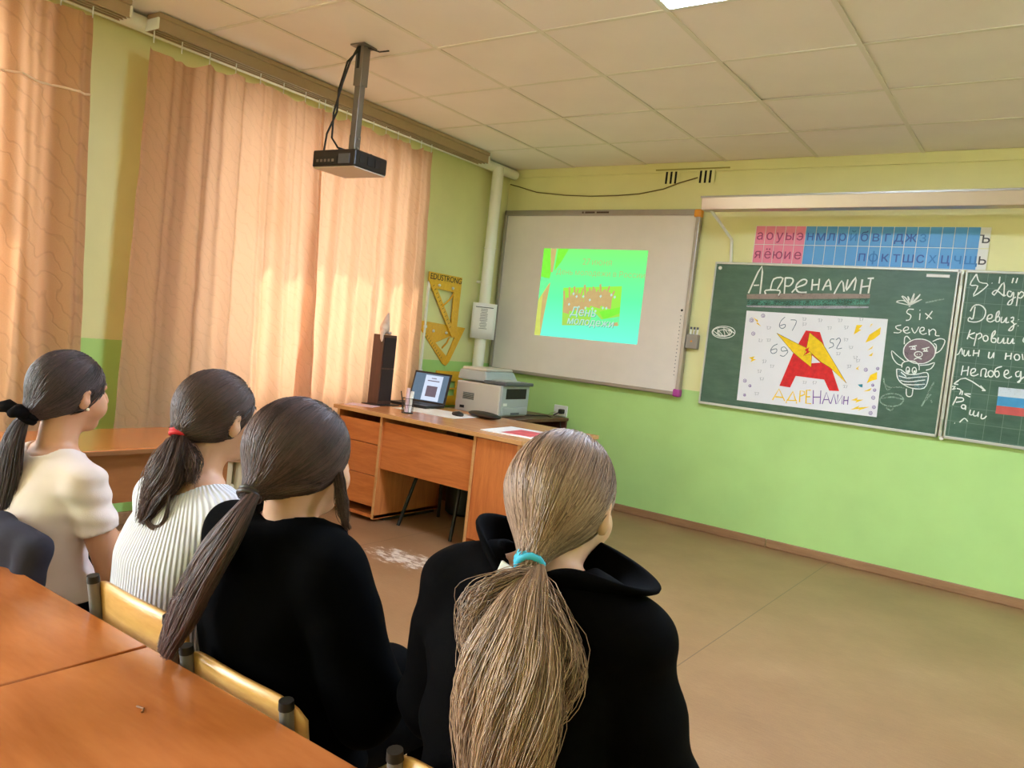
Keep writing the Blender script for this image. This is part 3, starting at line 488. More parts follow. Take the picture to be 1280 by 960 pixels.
for (cx, cz, m_) in ((x1 - 0.02, z1 - 0.03, m_orange), (x1 - 0.02, z0 + 0.02, m_magenta)):
    o = MB().box(cx - 0.03, cx + 0.026, -0.073, -0.012, cz - 0.03, cz + 0.03).build('corner_clip', m_, T, world=True, bevel=0.012)
btn = MB()
for k in range(17): btn.tube([FW(1.775, 1.13 + 0.028 * k, 0.049), FW(1.775, 1.13 + 0.028 * k, 0.0515)], 0.004, 8)
btn.build('button_row', m_ink, T, world=True); 
MB().tube([FW(1.778, 1.62, 0.049), FW(1.778, 1.62, 0.053)], 0.009, 12).build('button', m_black, T, world=True)
for a_, b_ in ((0.815, 0.832), (0.845, 0.935), (0.952, 1.065)): MB().box(a_, b_, -0.0672, -0.066, z1 - 0.029, z1 - 0.015).build('maker_mark', mat('brown_print', (70, 48, 36), 0.6), T, world=True)
for k in range(2): MB().box(0.2 + 1.3 * k, 0.28 + 1.3 * k, -0.02, 0.0, z1 - 0.3, z1 - 0.2).build('wall_bracket', m_alu, T, world=True)
def emis(name, rgb, s, grad=None):
    t = NT(name); e = t.new('ShaderNodeEmission'); e.inputs['Strength'].default_value = s
    g = t.new('ShaderNodeNewGeometry'); sp = t.new('ShaderNodeSeparateXYZ'); t.link(g.outputs['Position'], sp.inputs[0])
    if grad:
        f = t.math('DIVIDE', t.math('SUBTRACT', sp.outputs['Z'], grad[0]), grad[1] - grad[0]); t.link(t.ramp(f, [(0.0, lin(grad[2])), (0.45, lin(rgb)), (1.0, lin(grad[3]))]), e.inputs['Color'])
    else:
        c = lin(rgb); t.link(t.ramp(t.noise(g.outputs['Position'], 30), [(0.3, mul(c, 0.95)), (0.7, mul(c, 1.05))]), e.inputs['Color'])
    t.link(e.outputs[0], t.out.inputs['Surface']); return t.m
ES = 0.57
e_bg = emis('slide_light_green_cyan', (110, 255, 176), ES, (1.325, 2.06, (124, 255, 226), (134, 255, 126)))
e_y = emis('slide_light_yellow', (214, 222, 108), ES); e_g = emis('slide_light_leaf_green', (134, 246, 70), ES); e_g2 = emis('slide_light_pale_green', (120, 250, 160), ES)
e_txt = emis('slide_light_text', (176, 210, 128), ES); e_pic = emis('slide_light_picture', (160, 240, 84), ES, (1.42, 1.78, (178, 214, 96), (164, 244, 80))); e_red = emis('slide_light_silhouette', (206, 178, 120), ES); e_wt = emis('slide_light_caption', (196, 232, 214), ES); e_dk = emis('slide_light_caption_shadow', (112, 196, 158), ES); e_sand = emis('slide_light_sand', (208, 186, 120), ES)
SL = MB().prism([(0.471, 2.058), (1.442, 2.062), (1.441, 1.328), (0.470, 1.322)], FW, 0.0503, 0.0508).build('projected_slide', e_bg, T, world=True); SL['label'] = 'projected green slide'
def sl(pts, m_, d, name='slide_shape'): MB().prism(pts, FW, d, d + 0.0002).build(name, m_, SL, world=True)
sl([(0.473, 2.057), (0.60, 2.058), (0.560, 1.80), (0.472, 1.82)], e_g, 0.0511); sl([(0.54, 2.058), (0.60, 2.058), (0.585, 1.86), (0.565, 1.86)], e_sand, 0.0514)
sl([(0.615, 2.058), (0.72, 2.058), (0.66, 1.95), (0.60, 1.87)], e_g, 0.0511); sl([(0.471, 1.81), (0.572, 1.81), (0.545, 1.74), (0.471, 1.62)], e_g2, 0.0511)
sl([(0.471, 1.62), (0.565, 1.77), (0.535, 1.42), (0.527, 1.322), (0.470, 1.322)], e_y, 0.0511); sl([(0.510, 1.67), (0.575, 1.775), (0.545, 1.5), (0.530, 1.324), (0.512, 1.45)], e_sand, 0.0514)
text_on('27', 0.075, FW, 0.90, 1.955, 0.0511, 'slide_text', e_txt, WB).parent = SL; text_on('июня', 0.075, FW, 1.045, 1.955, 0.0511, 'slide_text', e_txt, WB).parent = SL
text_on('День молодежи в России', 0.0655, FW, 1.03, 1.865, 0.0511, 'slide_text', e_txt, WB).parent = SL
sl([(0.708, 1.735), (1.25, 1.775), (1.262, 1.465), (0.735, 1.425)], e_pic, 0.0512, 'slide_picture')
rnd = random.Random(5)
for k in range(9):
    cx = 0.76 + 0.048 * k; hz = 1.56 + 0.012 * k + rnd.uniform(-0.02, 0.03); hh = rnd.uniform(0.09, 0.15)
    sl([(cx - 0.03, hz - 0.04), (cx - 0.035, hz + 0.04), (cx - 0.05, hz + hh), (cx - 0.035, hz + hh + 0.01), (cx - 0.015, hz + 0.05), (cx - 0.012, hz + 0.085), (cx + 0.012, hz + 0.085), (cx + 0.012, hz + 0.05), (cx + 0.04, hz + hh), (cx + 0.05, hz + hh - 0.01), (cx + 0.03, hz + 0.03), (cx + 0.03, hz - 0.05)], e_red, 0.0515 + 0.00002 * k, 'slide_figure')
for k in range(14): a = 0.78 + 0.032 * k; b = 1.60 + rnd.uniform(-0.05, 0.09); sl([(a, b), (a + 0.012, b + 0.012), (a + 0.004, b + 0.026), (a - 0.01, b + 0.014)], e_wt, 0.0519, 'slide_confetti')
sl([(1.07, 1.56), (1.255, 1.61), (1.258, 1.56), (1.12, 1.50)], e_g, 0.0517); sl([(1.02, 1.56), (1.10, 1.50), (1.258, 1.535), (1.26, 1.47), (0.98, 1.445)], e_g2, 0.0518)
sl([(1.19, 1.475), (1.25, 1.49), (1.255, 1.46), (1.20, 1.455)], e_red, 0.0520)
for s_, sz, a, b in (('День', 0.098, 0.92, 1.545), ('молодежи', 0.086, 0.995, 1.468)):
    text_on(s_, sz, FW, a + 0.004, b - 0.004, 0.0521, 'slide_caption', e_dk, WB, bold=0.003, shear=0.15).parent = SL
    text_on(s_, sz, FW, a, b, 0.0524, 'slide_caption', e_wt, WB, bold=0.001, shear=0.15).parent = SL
# pen holder on the right side of the board
m_gbox = mat('grey_plastic', (150, 142, 134), 0.5)
T = thing('pen_holder', 'small grey holder with three pens beside the whiteboard', 'pen holder', (1.884, -0.002, 1.34))
MB().box(-0.046, 0.046, -0.055, 0, 0, 0.108).build('holder_box', m_gbox, T, bevel=0.008); MB().tube([(0, -0.055, 0.055), (0, -0.058, 0.055)], 0.007, 10).build('button', m_orange, T)
for k in range(3): p = thing('marker_pen', 'marker pen standing in the grey holder, %s of three' % ('leftmost', 'middle', 'rightmost')[k], 'pen', (1.858 + 0.026 * k, -0.032, 1.445), 0, 'pens in the grey holder'); MB().tube([(0, 0, -0.03), (0.003, 0, 0.04)], 0.007, 10).build('barrel', m_white, p, True); MB().tube([(0.003, 0, 0.04), (0.0035, 0, 0.058)], 0.0075, 10).build('cap', m_ink, p, True)
# ------------------------------------------------------------------ chalkboard
def board_mat(name, grid):
    t = NT(name); g = t.new('ShaderNodeNewGeometry'); v = g.outputs['Position']
    n = t.noise(v, 2.0, 5); sm_ = t.noise(t.coords((3, 1, 10)), 2.0, 6, 0.7)
    c = t.ramp(n, [(0.3, lin((40, 74, 56))), (0.7, lin((52, 92, 70)))])
    c = t.mix(t.math('MULTIPLY', t.math('POWER', sm_, 2.0), 0.32), c, lin((150, 178, 160)))
    if grid:
        sp = t.new('ShaderNodeSeparateXYZ'); t.link(v, sp.inputs[0]); k = None
        for ax in ('X', 'Z'):
            q = t.math('LESS_THAN', t.math('ABSOLUTE', t.math('SUBTRACT', t.math('FRACT', t.math('DIVIDE', sp.outputs[ax], 0.092)), 0.5)), 0.014); k = q if k is None else t.math('MAXIMUM', k, q)
        c = t.mix(t.math('MULTIPLY', k, 0.28), c, lin((170, 190, 176)))
    t.link(c, t.b.inputs['Base Color']); t.b.inputs['Roughness'].default_value = 0.42; t.bump(t.noise(v, 240), 0.05, 0.001); return t.m
def chalk_mat(name, rgb, cover):
    t = NT(name); g = t.new('ShaderNodeNewGeometry'); n = t.noise(g.outputs['Position'], 170, 3, 0.7); n2 = t.noise(g.outputs['Position'], 22, 3)
    c = lin(rgb); t.link(t.ramp(n2, [(0.3, mul(c, 0.9)), (0.7, mul(c, 1.06))]), t.b.inputs['Base Color']); t.b.inputs['Roughness'].default_value = 0.95; t.b.inputs['Specular IOR Level'].default_value = 0.1
    t.link(t.ramp(t.math('ADD', t.math('MULTIPLY', n, 0.7), t.math('MULTIPLY', n2, 0.3)), [(max(0.0, 0.62 - cover * 0.5), (0, 0, 0, 1)), (max(0.05, 0.82 - cover * 0.5), (1, 1, 1, 1))]), t.b.inputs['Alpha']); return t.m
ch_w = chalk_mat('white_chalk', (236, 240, 234), 1.0); ch_f = chalk_mat('rubbed_chalk', (150, 176, 160), 0.52); ch_r = chalk_mat('brownish_chalk', (156, 140, 132), 0.72); ch_t = chalk_mat('teal_chalk', (104, 158, 140), 0.5); ch_l = chalk_mat('lavender_chalk', (176, 170, 182), 0.66)
ch_p = chalk_mat('pinkish_chalk_fill', (134, 116, 122), 0.70); ch_b = chalk_mat('bluegrey_chalk_fill', (126, 160, 158), 0.42)
fl_w = chalk_mat('flag_white_chalk', (206, 214, 222), 0.78); fl_b = chalk_mat('flag_blue_chalk', (84, 156, 200), 0.9); fl_r = chalk_mat('flag_red_chalk', (206, 98, 94), 0.9)
m_frame = mat('chalkboard_frame', (196, 194, 186), 0.35, metal=0.4); m_hinge = mat('steel_hinge', (176, 176, 170), 0.35, metal=0.7); m_dark = mat('dark_plastic', (30, 28, 27), 0.5)
CB = thing('chalkboard', 'green chalkboard with chalk writing, drawings and two hinged panels', 'chalkboard', (3.58, -0.02, 0.94))
zb, zt = 0.943, 1.995
panels = []
for k, (a, b) in enumerate(((1.99, 3.572), (3.606, 5.19), (5.224, 6.45))):
    p = MB().box(a + 0.01, b - 0.01, -0.034, -0.004, zb + 0.01, zt - 0.01).build('panel', board_mat('green_enamel_%d' % k, k == 1), CB, world=True); panels.append(p)
    for q in ((a, b, zt - 0.016, zt), (a, b, zb, zb + 0.018), (a, a + 0.012, zb, zt), (b - 0.012, b, zb, zt)): MB().box(q[0], q[1], -0.042, -0.002, q[2], q[3]).build('panel_frame', m_frame, p, world=True, bevel=0.003)
for a in (3.589, 5.207):
    MB().box(a - 0.010, a + 0.010, -0.048, -0.012, zb + 0.01, zt - 0.01).build('hinge_post', m_frame, CB, world=True, bevel=0.004)
    for z in (zb + 0.05, zt - 0.10): MB().tube([FW(a, z, 0.05), FW(a, z + 0.07, 0.05)], 0.012, 12).build('hinge', m_hinge, CB, True, world=True)
for (a, z) in ((2.03, zt - 0.045), (3.60, zb), (3.58, zt - 0.01)): MB().tube([FW(a, z, 0.034), FW(a, z, 0.039)], 0.013, 12).build('screw_cap', m_white, CB, world=True)
MB().box(3.39, 3.52, -0.038, -0.0335, zt - 0.052, zt - 0.034).build('white_sticker', m_white, CB, world=True)
D0 = 0.0342
strokes(TITLE, 0.0055, D0, FW, flat=0.12).build('chalk_title', ch_w, panels[0], world=True)
for (n_, P), m_ in zip(BANDS, (ch_r, ch_t, ch_l)):
    MB().prism(mm(P), FW, D0 - 0.0002, D0 + 0.0003).build('chalk_band', m_, panels[0], world=True)
for n_, P in FILLS: MB().prism(mm(P), FW, D0 - 0.0002, D0 + 0.0003).build('chalk_fill', ch_p if n_ == 'pig' else ch_b, panels[0], world=True)
strokes(OVAL, 0.0028, D0, FW, flat=0.15).build('chalk_scribble', ch_w, panels[0], world=True)
strokes(DOODLE, 0.0032, D0 + 0.0003, FW, flat=0.15).build('chalk_doodle', ch_w, panels[0], world=True)
strokes(FAINT, 0.0045, D0, FW, flat=0.1).build('rubbed_drawing', ch_f, panels[0], world=True)
for P in RIGHT: strokes([P], 0.0036, D0, FW, flat=0.15).build('chalk_stroke', ch_w, panels[1], world=True)
F_ = mm(FLAG)
for k, m_ in enumerate((fl_w, fl_b, fl_r)):
    MB().prism([F_[k], (F_[k][0] + 0.33, F_[k][1] + 0.004), (F_[k + 1][0] + 0.33, F_[k + 1][1] + 0.004), F_[k + 1]], FW, D0 - 0.0002, D0 + 0.0003).build('chalk_flag_stripe', m_, panels[1], world=True)
# poster on the left panel
PO = thing('poster', 'hand-drawn white poster with a red letter A and yellow lightning', 'poster', (2.74, -0.036, 1.0))
PD = 0.0362
m_poster = mat('poster_paper', (238, 236, 240), 0.75, var=0.02, vscale=5)
vs = []; fs = []; c4 = [(2.276, 1.005), (3.213, 1.018), (3.201, 1.660), (2.266, 1.652)]
for i in range(13):
    for j in range(9):
        u, v = i / 12, j / 8; a = [(c4[0][k] * (1 - u) + c4[1][k] * u) * (1 - v) + (c4[3][k] * (1 - u) + c4[2][k] * u) * v for k in (0, 1)]; vs.append(FW(a[0], a[1], PD))
for i in range(12):
    for j in range(8): fs.append((i * 9 + j, i * 9 + 9 + j, i * 9 + 10 + j, i * 9 + 1 + j))
so = MB().add(vs, fs).build('poster_sheet', m_poster, PO, world=True); so.modifiers.new('thick', 'SOLIDIFY').thickness = 0.0012
def pencil(name, rgb, var=0.22): return mat(name, rgb, 0.7, var=var, vscale=34)
k_red = pencil('red_marker', (222, 34, 36), 0.15); k_yel = pencil('yellow_marker', (250, 208, 20), 0.1); k_vio = pencil('violet_pencil', (120, 84, 160)); k_blu = pencil('blue_pencil', (74, 96, 120)); k_gry = pencil('grey_pencil', (140, 140, 152)); k_teal = pencil('teal_pencil', (50, 140, 160))
def pp(P, d, m_, name): MB().prism(mm(P), FW, PD + d, PD + d + 0.0003).build(name, m_, PO, world=True)
pp(RED_A, 0.0008, k_red, 'red_letter'); pp(HOLE, 0.0013, m_poster, 'letter_hole'); pp(BOLT_L, 0.0017, k_yel, 'lightning_bolt'); pp(BOLT_R, 0.0021, k_yel, 'lightning_bolt'); pp(BOLT_S, 0.0026, k_red, 'small_red_bolt')
strokes([BOLT_L + BOLT_L[:1], BOLT_R + BOLT_R[:1]], 0.0014, PD + 0.0026, FW, sub=1, flat=0.1).build('bolt_outline', pencil('bolt_outline_ochre', (150, 110, 20)), PO, world=True)
strokes(NUMS, 0.0022, PD + 0.0008, FW, flat=0.1).build('written_numbers', k_blu, PO, world=True)
strokes(YL, 0.0042, PD + 0.0008, FW, sub=1, flat=0.1).build('yellow_lettering', k_yel, PO, world=True); strokes(VL, 0.0032, PD + 0.0008, FW, sub=1, flat=0.1).build('violet_lettering', k_vio, PO, world=True)
for P in BOLTS: pp(P, 0.0008, k_yel, 'small_bolt')
strokes(SMALL, 0.0016, PD + 0.0009, FW, sub=2, flat=0.1).build('violet_circles', k_vio, PO, world=True); strokes(DARK, 0.0013, PD + 0.0009, FW, sub=1, flat=0.1).build('pencil_marks', k_gry, PO, world=True); pp(TEAL, 0.0008, k_teal, 'teal_mark')
# alphabet strip
m_pink = mat('pink_card', (240, 134, 166), 0.4, var=0.03); m_blue = mat('blue_card', (84, 160, 226), 0.4, var=0.04); m_cardw = mat('white_card', (240, 238, 234), 0.5)
l_pink = mat('crimson_letter', (158, 48, 96), 0.5); l_blue = mat('blue_letter', (44, 84, 172), 0.5); l_cy = mat('cyan_letter', (40, 118, 196), 0.5); l_wh = mat('dark_letter', (52, 48, 56), 0.5)
AL = thing('alphabet_strip', 'pink, blue and white Cyrillic letter strip above the chalkboard', 'alphabet strip', (2.98, -0.004, 1.998))
MB().box(2.247, 3.655, -0.004, -0.0005, 1.999, 2.265).build('backing', m_cardw, AL, world=True)
xs = [2.250 + 0.0700 * k for k in range(6)] + [2.600 + 0.0701 * k for k in range(1, 16)] + [3.708]
rows = ('аоуыэнмлрйбвгджз    ъ', 'яёюие     пфктшсхцчщь')
for r_, z in ((0, 2.198), (1, 2.068)):
    for k in range(21):
        a, b = xs[k], xs[k + 1]; m_ = m_pink if k < 5 else (m_blue if k < 20 else m_cardw)
        z_a, z_b = (2.1345, 2.2625) if r_ == 0 else (2.002, 2.1305)
        c_ = MB().box(a + 0.002, b - 0.002, -0.006, -0.0042, z_a, z_b).build('letter_card', m_, AL, world=True)
        ch = rows[r_][k]
        if ch != ' ':
            lm = l_pink if k < 5 else (l_wh if k == 20 else (l_cy if (r_ * 21 + k) in (9, 15, 32, 37, 39, 40) else l_blue))
            text_on(ch, 0.095, FW, (a + b) / 2, (z_a + z_b) / 2 - 0.004, 0.0064, 'letter', lm, AL, bold=0.0006).parent = c_
# board lamp bar on bent arms
m_bargrey = mat('lamp_bar_beige_metal', (196, 172, 156), 0.3, metal=0.3)
T = thing('board_lamp', 'long beige lamp bar on white bent arms above the chalkboard', 'lamp', (3.9, -0.42, 2.29))
lb = MB(); pr = [(-0.06, 0.082), (0.05, 0.082), (0.06, 0.07), (0.045, 0.0), (-0.045, 0.0)]
a, b = -1.89, 1.9; n_ = len(pr); lb.add([(a, p[0], p[1]) for p in pr] + [(b, p[0], p[1] + 0.03) for p in pr], [tuple(range(n_)), tuple(range(2 * n_ - 1, n_ - 1, -1))] + [(i, (i + 1) % n_, n_ + (i + 1) % n_, n_ + i) for i in range(n_)])
lb.build('lamp_housing', m_bargrey, T, bevel=0.004); MB().add([(a - 0.006, -0.064, 0.079), (a - 0.006, 0.054, 0.079), (b, 0.054, 0.109), (b, -0.064, 0.109), (a - 0.006, -0.064, 0.091), (a - 0.006, 0.054, 0.091), (b, 0.054, 0.121), (b, -0.064, 0.121)], [(0, 1, 2, 3), (7, 6, 5, 4), (0, 4, 5, 1), (1, 5, 6, 2), (2, 6, 7, 3), (3, 7, 4, 0)]).build('housing_lid', m_alu, T)
for ax in (2.085, 5.3): MB().tube([(ax + 0.012 - 3.9, 0.405, -0.295), (ax - 3.9, 0.40, -0.14), (ax - 0.0 - 3.9, 0.385, -0.125), (ax - 0.02 - 3.9, 0.0, 0.005)], 0.011, 10).build('arm', m_white, T, True)
# vents and hanging wire
m_void = mat('vent_darkness', (16, 12, 12), 0.9)
for lab, a in (('group of three dark vent slots, left one under the ceiling', 1.545), ('group of three dark vent slots, right one under the ceiling', 1.822)):
    T = thing('wall_vent', lab, 'vent', (a, -0.013, 2.63), 0, 'slotted wall vents'); MB().box(-0.07, 0.07, -0.002, 0, -0.058, 0.05).build('vent_plate', m_wall_f, T)
    for k in range(3): MB().box(-0.048 + 0.038 * k, -0.032 + 0.038 * k, -0.0036, -0.001, -0.05, 0.042).build('vent_slot', m_void, T)
m_ledge = mat('ledge_olive', (168, 160, 84), 0.5)
structure(MB().box(1.41, 2.0, -0.02, -0.002, 2.683, 2.692).build('trim_2', m_ledge))
T = MB().tube([(-0.0 + 0.03, -0.03, 2.61), (0.13, -0.028, 2.585), (0.31, -0.016, 2.538), (0.6, -0.016, 2.508), (0.85, -0.016, 2.496), (1.1, -0.016, 2.498), (1.29, -0.016, 2.508), (1.49, -0.018, 2.54), (1.62, -0.018, 2.585), (1.76, -0.018, 2.62)], 0.0045, 6).build('hanging_wire', mat('olive_wire', (112, 96, 40), 0.5), None, True); tag(T, 'thin drooping wire across the wall above the whiteboard', 'wire')
# socket, plug and cords
T = WSOCK = thing('wall_socket', 'white double wall socket with a black plug, low on the front wall', 'socket', (0.79, -0.001, 0.715))
MB().box(-0.066, 0.066, -0.014, 0, -0.046, 0.046).build('socket_plate', m_white, T, bevel=0.006)
for a in (-0.032, 0.032): MB().tube([(a, -0.014, 0), (a, -0.019, 0)], 0.022, 16).build('socket_face', m_white, T)
T = thing('power_plug', 'black power plug with its cord in the wall socket', 'plug', (0.82, -0.02, 0.715)); MB().box(-0.02, 0.02, -0.05, 0, -0.02, 0.018).build('plug_body', m_dark, T, bevel=0.008); MB().tube([(-0.01, -0.045, -0.01), (-0.035, -0.07, -0.03), (-0.07, -0.075, -0.08), (-0.085, -0.07, -0.2), (-0.10, -0.06, -0.4)], 0.005, 8).build('cord', m_dark, T, True)
SOCK = MB().tube([(0.755, -0.03, 0.70), (0.72, -0.05, 0.69), (0.68, -0.06, 0.64), (0.66, -0.06, 0.5), (0.66, -0.06, 0.3)], 0.004, 8).build('thin_cord', mat('pale_green_cord', (170, 190, 120), 0.5), WSOCK, True, world=True)
# ------------------------------------------------------------------ teacher's desk and what stands on it
m_cherry = wood('cherry_laminate', (184, 98, 48), (216, 130, 70), 0.34, (14, 14, 1.6), 1.8); m_cherry_h = wood('cherry_laminate_horizontal', (184, 98, 48), (216, 130, 70), 0.34, (1.6, 14, 14), 1.8)
m_edge = wood('desk_edge_band', (196, 140, 88), (214, 160, 106), 0.35); m_top = wood('desk_top_laminate', (190, 122, 72), (214, 150, 100), 0.26, (1.6, 12, 12), 1.8, 0.2)
DZ = 0.712
T = thing('teacher_desk', 'cherry laminate teacher desk with two pedestals and a modesty panel', 'desk', (1.05, -1.6, 0))
tp = MB().box(0.27, 1.80, -2.03, -1.16, DZ - 0.026, DZ).build('desk_top', m_top, T, world=True, bevel=0.003)
MB().box(0.27, 1.80, -2.0325, -2.029, DZ - 0.025, DZ - 0.001).build('edge_band', m_edge, tp, world=True); MB().box(1.799, 1.8025, -2.03, -1.16, DZ - 0.025, DZ - 0.001).build('edge_band', m_edge, tp, world=True)
def pedestal(a, b, door_top, n_):
    P_ = MB().box(a, a + 0.018, -2.015, -1.37, 0.025, DZ - 0.027).box(b - 0.018, b, -2.015, -1.37, 0.025, DZ - 0.027).box(a, b, -2.01, -1.37, 0.03, 0.05).box(a, b, -1.385, -1.37, 0.03, DZ - 0.027).build('pedestal', m_cherry, T, world=True)
    for q_ in (a, b - 0.018): MB().box(q_, q_ + 0.018, -2.018, -2.0145, 0.025, DZ - 0.027).build('edge_band', m_edge, P_, world=True)
    zz = [0.085, door_top] if n_ == 1 else [0.10, 0.30, 0.50, door_top]
    for k in range(n_):
        MB().box(a + 0.02, b - 0.02, -2.010, -1.992, zz[k] + 0.002, zz[k + 1] - 0.002).build('drawer_front' if n_ > 1 else 'pedestal_panel', m_cherry if n_ == 1 else m_cherry_h, P_, world=True, bevel=0.002)
    MB().box(a + 0.02, b - 0.02, -1.90, -1.40, 0.0, 0.03).build('plinth', m_dark, P_, world=True)
pedestal(0.30, 0.715, 0.645, 3); pedestal(1.455, 1.785, 0.682, 1)
MB().box(0.715, 1.455, -2.0, -1.982, 0.355, 0.655).build('modesty_panel', m_cherry_h, T, world=True, bevel=0.002)
# teacher's chair behind the panel
m_legblk = mat('black_metal_leg', (26, 24, 24), 0.4, metal=0.3); m_bluefab = mat('dark_seat_fabric', (40, 38, 44), 0.9, bump=0.3)
T = thing('teacher_chair', 'dark upholstered chair with black legs under the teacher desk', 'chair', (1.03, -1.62, 0))
for dx, dy in ((-0.195, -0.285), (-0.215, 0.13), (0.24, -0.285), (0.24, 0.13)): MB().tube([(dx * 0.78, dy * 0.55, 0.42), (dx, dy, 0.0)], 0.012, 10).build('leg', m_legblk, T, True)
MB().box(-0.22, 0.22, -0.2, 0.22, 0.42, 0.48).build('seat', m_bluefab, T, bevel=0.025, segs=3); MB().box(-0.21, 0.21, 0.23, 0.27, 0.48, 0.70).build('backrest', m_bluefab, T, bevel=0.018, segs=3)
for dx in (-0.16, 0.16): MB().tube([(dx, 0.18, 0.44), (dx, 0.26, 0.47), (dx, 0.27, 0.66)], 0.011, 8).build('back_post', m_legblk, T, True)
T = thing('shoulder_bag', 'black bag standing on the floor under the teacher desk', 'bag', (0.84, -1.26, 0), 0.3)
MB().lathe([(0.10, 0.0), (0.125, 0.02), (0.13, 0.14), (0.115, 0.25), (0.07, 0.29)], 20).build('bag_body', m_dark, T, True); MB().tube([(-0.08, 0, 0.27), (-0.05, 0, 0.36), (0.05, 0, 0.36), (0.08, 0, 0.27)], 0.009, 8).build('strap', m_dark, T, True)
# tower speaker with a figurine
m_spk = wood('dark_speaker_wood', (72, 42, 34), (96, 60, 48), 0.4, (12, 12, 1.5)); m_grille = mat('speaker_grille', (44, 28, 26), 0.8, bump=0.4, bscale=300)
T = thing('tower_speaker', 'tall dark brown tower speaker on the teacher desk', 'speaker', (0.31, -1.655, DZ))
MB().box(-0.05, 0.05, -0.065, 0.065, 0, 0.488).build('cabinet', m_spk, T, bevel=0.004); MB().box(0.0505, 0.056, -0.058, 0.058, 0.26, 0.47).build('grille', m_grille, T, bevel=0.002); MB().box(0.0505, 0.056, -0.058, 0.058, 0.03, 0.25).build('grille', m_grille, T, bevel=0.002)
MB().box(-0.06, 0.10, -0.11, 0.10, 0, 0.006).build('base_plate', m_dark, T)
T = thing('bird_figurine', 'pale pink ceramic bird figurine on top of the tower speaker', 'figurine', (0.305, -1.665, DZ + 0.489), 0.6); m_cer = mat('pale_ceramic', (226, 196, 180), 0.35, var=0.06)
MB().ball((0, 0, 0.045), (0.035, 0.045, 0.045), 14, 10).build('body', m_cer, T, True); MB().tube([(0, 0.01, 0.06), (0.004, 0.028, 0.10), (0.006, 0.05, 0.135), (0.006, 0.062, 0.155)], [0.03, 0.022, 0.012, 0.003], 10).build('neck', m_cer, T, True); MB().tube([(0, -0.03, 0.03), (0, -0.065, 0.012), (0, -0.07, -0.03), (0, -0.072, -0.05)], [0.02, 0.016, 0.012, 0.004], 8).build('tail', m_cer, T, True); MB().ball((0.03, 0.03, 0.012), (0.018, 0.024, 0.012)).build('foot', m_cer, T, True)
# papers on the desk
m_lilac = mat('lilac_paper', (226, 196, 206), 0.6)
def sheet(name, label, cx, cy, wx, wy, rz, m_, z=DZ):
    o = MB().box(-wx / 2, wx / 2, -wy / 2, wy / 2, 0.0002, 0.0022).build(name, m_); o.location = (cx, cy, z); o.rotation_euler = (0, 0, rz); return tag(o, label, 'paper')
sheet('paper_sheet', 'lilac sheet of paper left of the tower speaker', 0.36, -1.86, 0.20, 0.14, 0.4, m_lilac)
sheet('paper_sheet', 'large white sheet of paper in front of the laptop', 0.74, -1.52, 0.52, 0.34, 0.06, m_paper)
T = thing('booklet', 'white booklet with a red printed cover on the desk corner', 'booklet', (1.575, -1.72, DZ), 0.12)
MB().box(-0.17, 0.17, -0.19, 0.19, 0.0003, 0.005).build('pages', m_paper, T); MB().box(-0.05, 0.14, -0.15, 0.10, 0.005, 0.0062).build('red_cover', mat('red_cover_print', (226, 78, 96), 0.45, var=0.25, vscale=14), T)
# pencil cup
T = thing('pencil_cup', 'wire pencil cup holding rolled papers and pens', 'pencil cup', (0.735, -1.82, DZ))
for z, r_ in ((0.002, 0.036), (0.055, 0.038), (0.098, 0.04)): MB().tube([(r_ * math.cos(a * PI / 8), r_ * math.sin(a * PI / 8), z) for a in range(17)], 0.0018, 6, False).build('wire_ring', m_dark, T, True)
for k in range(10): a = k * PI / 5; MB().tube([(0.036 * math.cos(a), 0.036 * math.sin(a), 0.0), (0.04 * math.cos(a), 0.04 * math.sin(a), 0.098)], 0.0014, 5).build('wire', m_dark, T)
MB().lathe([(0.037, 0.0), (0.037, 0.006)], 18).build('cup_base', m_dark, T)
for k, (dx, dy, tx, ty, h, r_, m_, lab) in enumerate(((-0.012, 0.0, -0.02, 0.012, 0.15, 0.012, m_paper, 'rolled white paper standing in the pencil cup, leftmost'), (0.012, 0.006, 0.022, 0.01, 0.145, 0.012, m_paper, 'rolled white paper standing in the pencil cup, rightmost'), (0.0, -0.012, 0.004, -0.01, 0.165, 0.012, m_lilac, 'tallest pale paper roll in the pencil cup'), (-0.02, -0.012, -0.042, -0.03, 0.14, 0.0035, m_dark, 'dark pen leaning out of the pencil cup'))):
    o = MB().tube([(0, 0, 0.008), (tx - dx, ty - dy, h)], r_, 12).build('paper_roll' if r_ > 0.01 else 'pen', m_, None, True); o.location = (0.735 + dx, -1.82 + dy, DZ); tag(o, lab, 'paper roll' if r_ > 0.01 else 'pen')
